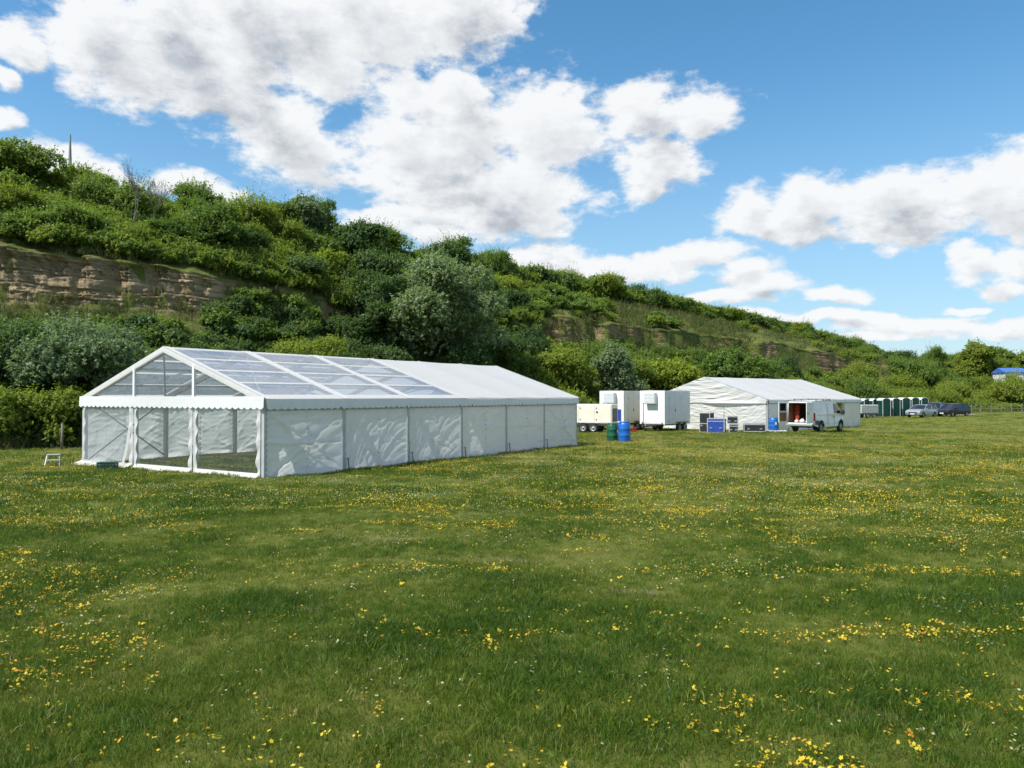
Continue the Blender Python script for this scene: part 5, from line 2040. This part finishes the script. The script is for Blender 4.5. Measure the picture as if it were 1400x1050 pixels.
wc = toilet_cabin(at(1208, 97), .22)
wc['label'] = 'dark green portable toilet facing the field, third from the left of the row'
for k, (px, y, n) in enumerate(((1183, 99.0, 'first from the left, mostly behind the water tank'), (1194.5, 98.5, 'second from the left, next to the water tank'), (1221, 98.0, 'fourth from the left of the row'),
                                (1235, 99.0, 'fifth from the left of the row'), (1247.5, 100.0, 'third from the right, behind the silver car'), (1260, 102.0, 'second from the right, behind the silver car'))):
    c = copy_tree(wc)
    c['label'] = 'dark green portable toilet with white roof, ' + n
    c.location = at(px, y)
    c.rotation_euler.z = .2 + .05 * (k % 3)


def tank():
    t = thing('water_tank', at(1186, 92), .15, 'caged white water tank on a low trailer beside the smaller marquee', 'water tank')
    MB().box((0, 0, 1.06), (2.1, 1.0, .98), bev=.05).build('tank', IBC, t)
    m = MB()
    for k in range(11):
        x = -1.05 + .21 * k
        m.box((x, -.53, 1.06), (.025, .025, 1.04)).box((x, .53, 1.06), (.025, .025, 1.04))
    for z in (.6, .85, 1.1, 1.35, 1.57):
        for y in (-.545, .545):
            m.box((0, y, z), (2.14, .025, .025))
        for x in (-1.075, 1.075):
            m.box((x, 0, z), (.025, 1.06, .025))
    m.build('cage', STEEL, t)
    MB().box((0, 0, .48), (2.4, 1.2, .12)).build('trailer_bed', DARKGREY, t)
    MB().bar((1.1, 0, .45), (2.0, 0, .35), .08, .08).build('drawbar', DARKGREY, t)
    for x in (-.4, .4):
        for y in (-1, 1):
            wheel(t, (x, y * .62, .26), .26, .18, y)


tank()


def fence():
    P = [at(px, y) for px, y in ((1286, 104), (1300, 103.5), (1314, 103), (1328, 102.5), (1341, 102), (1355, 101.5), (1369, 101), (1383, 100.5), (1397, 100), (1412, 99.5), (1428, 99))]
    r = thing('wire_fence', P[0], 0, 'post and wire fence along the far edge of the field behind the cars', 'fence')
    o = P[0]
    for p in P:
        q = p - o
        MB().box((q.x, q.y, .68), (.10, .10, 1.5), bev=.02).build('post', TIMBER, r)
    for h in (.35, .7, 1.05):
        m = MB()
        for a, b in zip(P, P[1:]):
            m.tube(a - o + Vector((0, -.07, h)), b - o + Vector((0, -.07, h)), .007, n=4, caps=False)
        m.build('wire', STEEL, r)
    for a, b in zip(P, P[1:]):
        MB().tube(a - o + Vector((0, -.07, 1.34)), b - o + Vector((0, -.07, 1.34)), .008, n=4).build('top_wire', STEEL, r)


fence()
sl_ = thing('timber_stack', at(1321, 97), .2, 'low pile of pale boards lying right of the navy car', 'boards')
for k in range(4):
    MB().box((0, -.3 + .2 * k, .06 + .08 * (k % 2)), (2.2, .18, .07)).build('board', simple('pale_board', (.45, .38, .26), .8), sl_)


def step_stool():
    t = thing('step_stool', at(74, 25.0), .35, 'small pale metal step stool standing alone on the grass at left', 'stool', scale=.84)
    MB().box((0, 0, .42), (.44, .22, .035), bev=.008).build('top_step', ALU, t)
    MB().box((0, -.17, .22), (.40, .14, .03), bev=.008).build('lower_step', ALU, t)
    for s in (-1, 1):
        MB().bar((s * .20, -.06, .41), (s * .25, -.28, -.03), .03, .035).build('leg', ALU, t)
        MB().bar((s * .20, .08, .41), (s * .25, .26, -.03), .03, .035).build('leg', ALU, t)
        MB().bar((s * .225, -.17, .21), (s * .225, .17, .21), .02, .025).build('side_brace', ALU, t)


step_stool()


def crate():
    t = thing('plastic_crate', at(148, 23.6), .12, 'dark green plastic crate on the grass before the marquee corner', 'crate')
    w, d, h = .50, .34, .22
    m = MB()
    m.box((0, 0, .02), (w, d, .03))
    for y in (-1, 1):
        for z in (.05, .115, .195):
            m.box((0, y * d / 2, z), (w, .016, .045))
        for k in range(6):
            m.box((-w / 2 + .03 + k * (w - .06) / 5, y * d / 2, .11), (.03, .013, .2))
    for x in (-1, 1):
        for z in (.05, .115, .195):
            m.box((x * w / 2, 0, z), (.016, d - .02, .045))
        for k in range(4):
            m.box((x * w / 2, -d / 2 + .03 + k * (d - .06) / 3, .11), (.013, .03, .2))
    m.build('body', DK_GREEN, t)
    m = MB()
    m.box((0, 0, .225), (w + .03, d + .03, .018))
    m.build('rim', DK_GREEN, t)


crate()
st_ = thing('marker_post', at(85, 32.6), 0, 'weathered wooden stake at the foot of the left bushes', 'post')
MB().tube((0, 0, -.2), (.02, 0, 1.1), .05, .045, 8).build('shaft', TIMBER, st_)
MB().tube((.02, 0, 1.1), (.02, 0, 1.16), .045, .015, 8).build('tip', TIMBER, st_)


def spire():
    x = (93 - CX) / F * 125
    D, H = hill([93], [1.25])
    z = float(H[0])
    t = thing('mast', (x, 125, z - 1), 0, 'slender pale grey tapering mast above the trees on the left skyline', 'mast')
    top = EYE + (HOR - 182) / F * 125
    hh = top - z + 1
    MB().lathe([(.70, 0), (.70, .4), (.64, .5), (.52, hh * .45), (.30, hh * .8), (.11, hh)], n=14).build('shaft', CONCRETE, t)
    MB().lathe([(.9, 0), (.9, .25), (.61, .3)], n=14).build('base', CONCRETE, t)


spire()


def shed():
    x, y, z = SHED
    ht = EYE + (HOR - 503) / F * y - z                      # ridge shows at this row between the trees
    t = thing('low_shed', (x, y, z - .6), -.1, 'grey shed with blue sheet roof glimpsed between trees at the right edge', 'shed')
    w = MB().box((0, 0, (ht - .3) / 2), (3.6, 4, ht - .3)).build('wall', GREY_PAINT, t)
    MB().prism([(-2.2, ht - .30), (2.2, ht - .30), (2.2, ht - .14), (0, ht + .6), (-2.2, ht - .14)], -1.95, 1.95, 'X').build('roof', ROOF_BLUE, t)
    MB().box((-1.0, -2.02, ht - 1.2), (1.4, .06, .9)).build('window', GLASS, t)


shed()


def bird():
    y = 90
    x, z = (812 - CX) / F * y, EYE + (HOR - 377) / F * y
    t = thing('flying_bird', (x, y, z), .3, 'tiny dark bird in flight in front of the low cloud', 'bird')
    MB().lathe([(.001, -.2), (.05, -.14), (.075, 0), (.055, .12), (.03, .19), (.001, .23)], n=10, axis='X').build('body', DARKGREY, t)
    for s in (-1, 1):
        m = MB()
        vs = [(.08, s * .05, 0), (.10, s * .28, .12), (.02, s * .62, .06), (-.06, s * .34, .10), (-.08, s * .05, 0)]
        m.add(vs, [(0, 1, 2, 3, 4)])
        m.add([(a, b, c - .02) for a, b, c in vs], [(4, 3, 2, 1, 0)])
        m.build('wing', DARKGREY, t)
    MB().prism([(-.18, -.03), (-.34, -.08), (-.34, .08), (-.18, .03)], -.01, .01, 'Z').build('tail', DARKGREY, t)


bird()
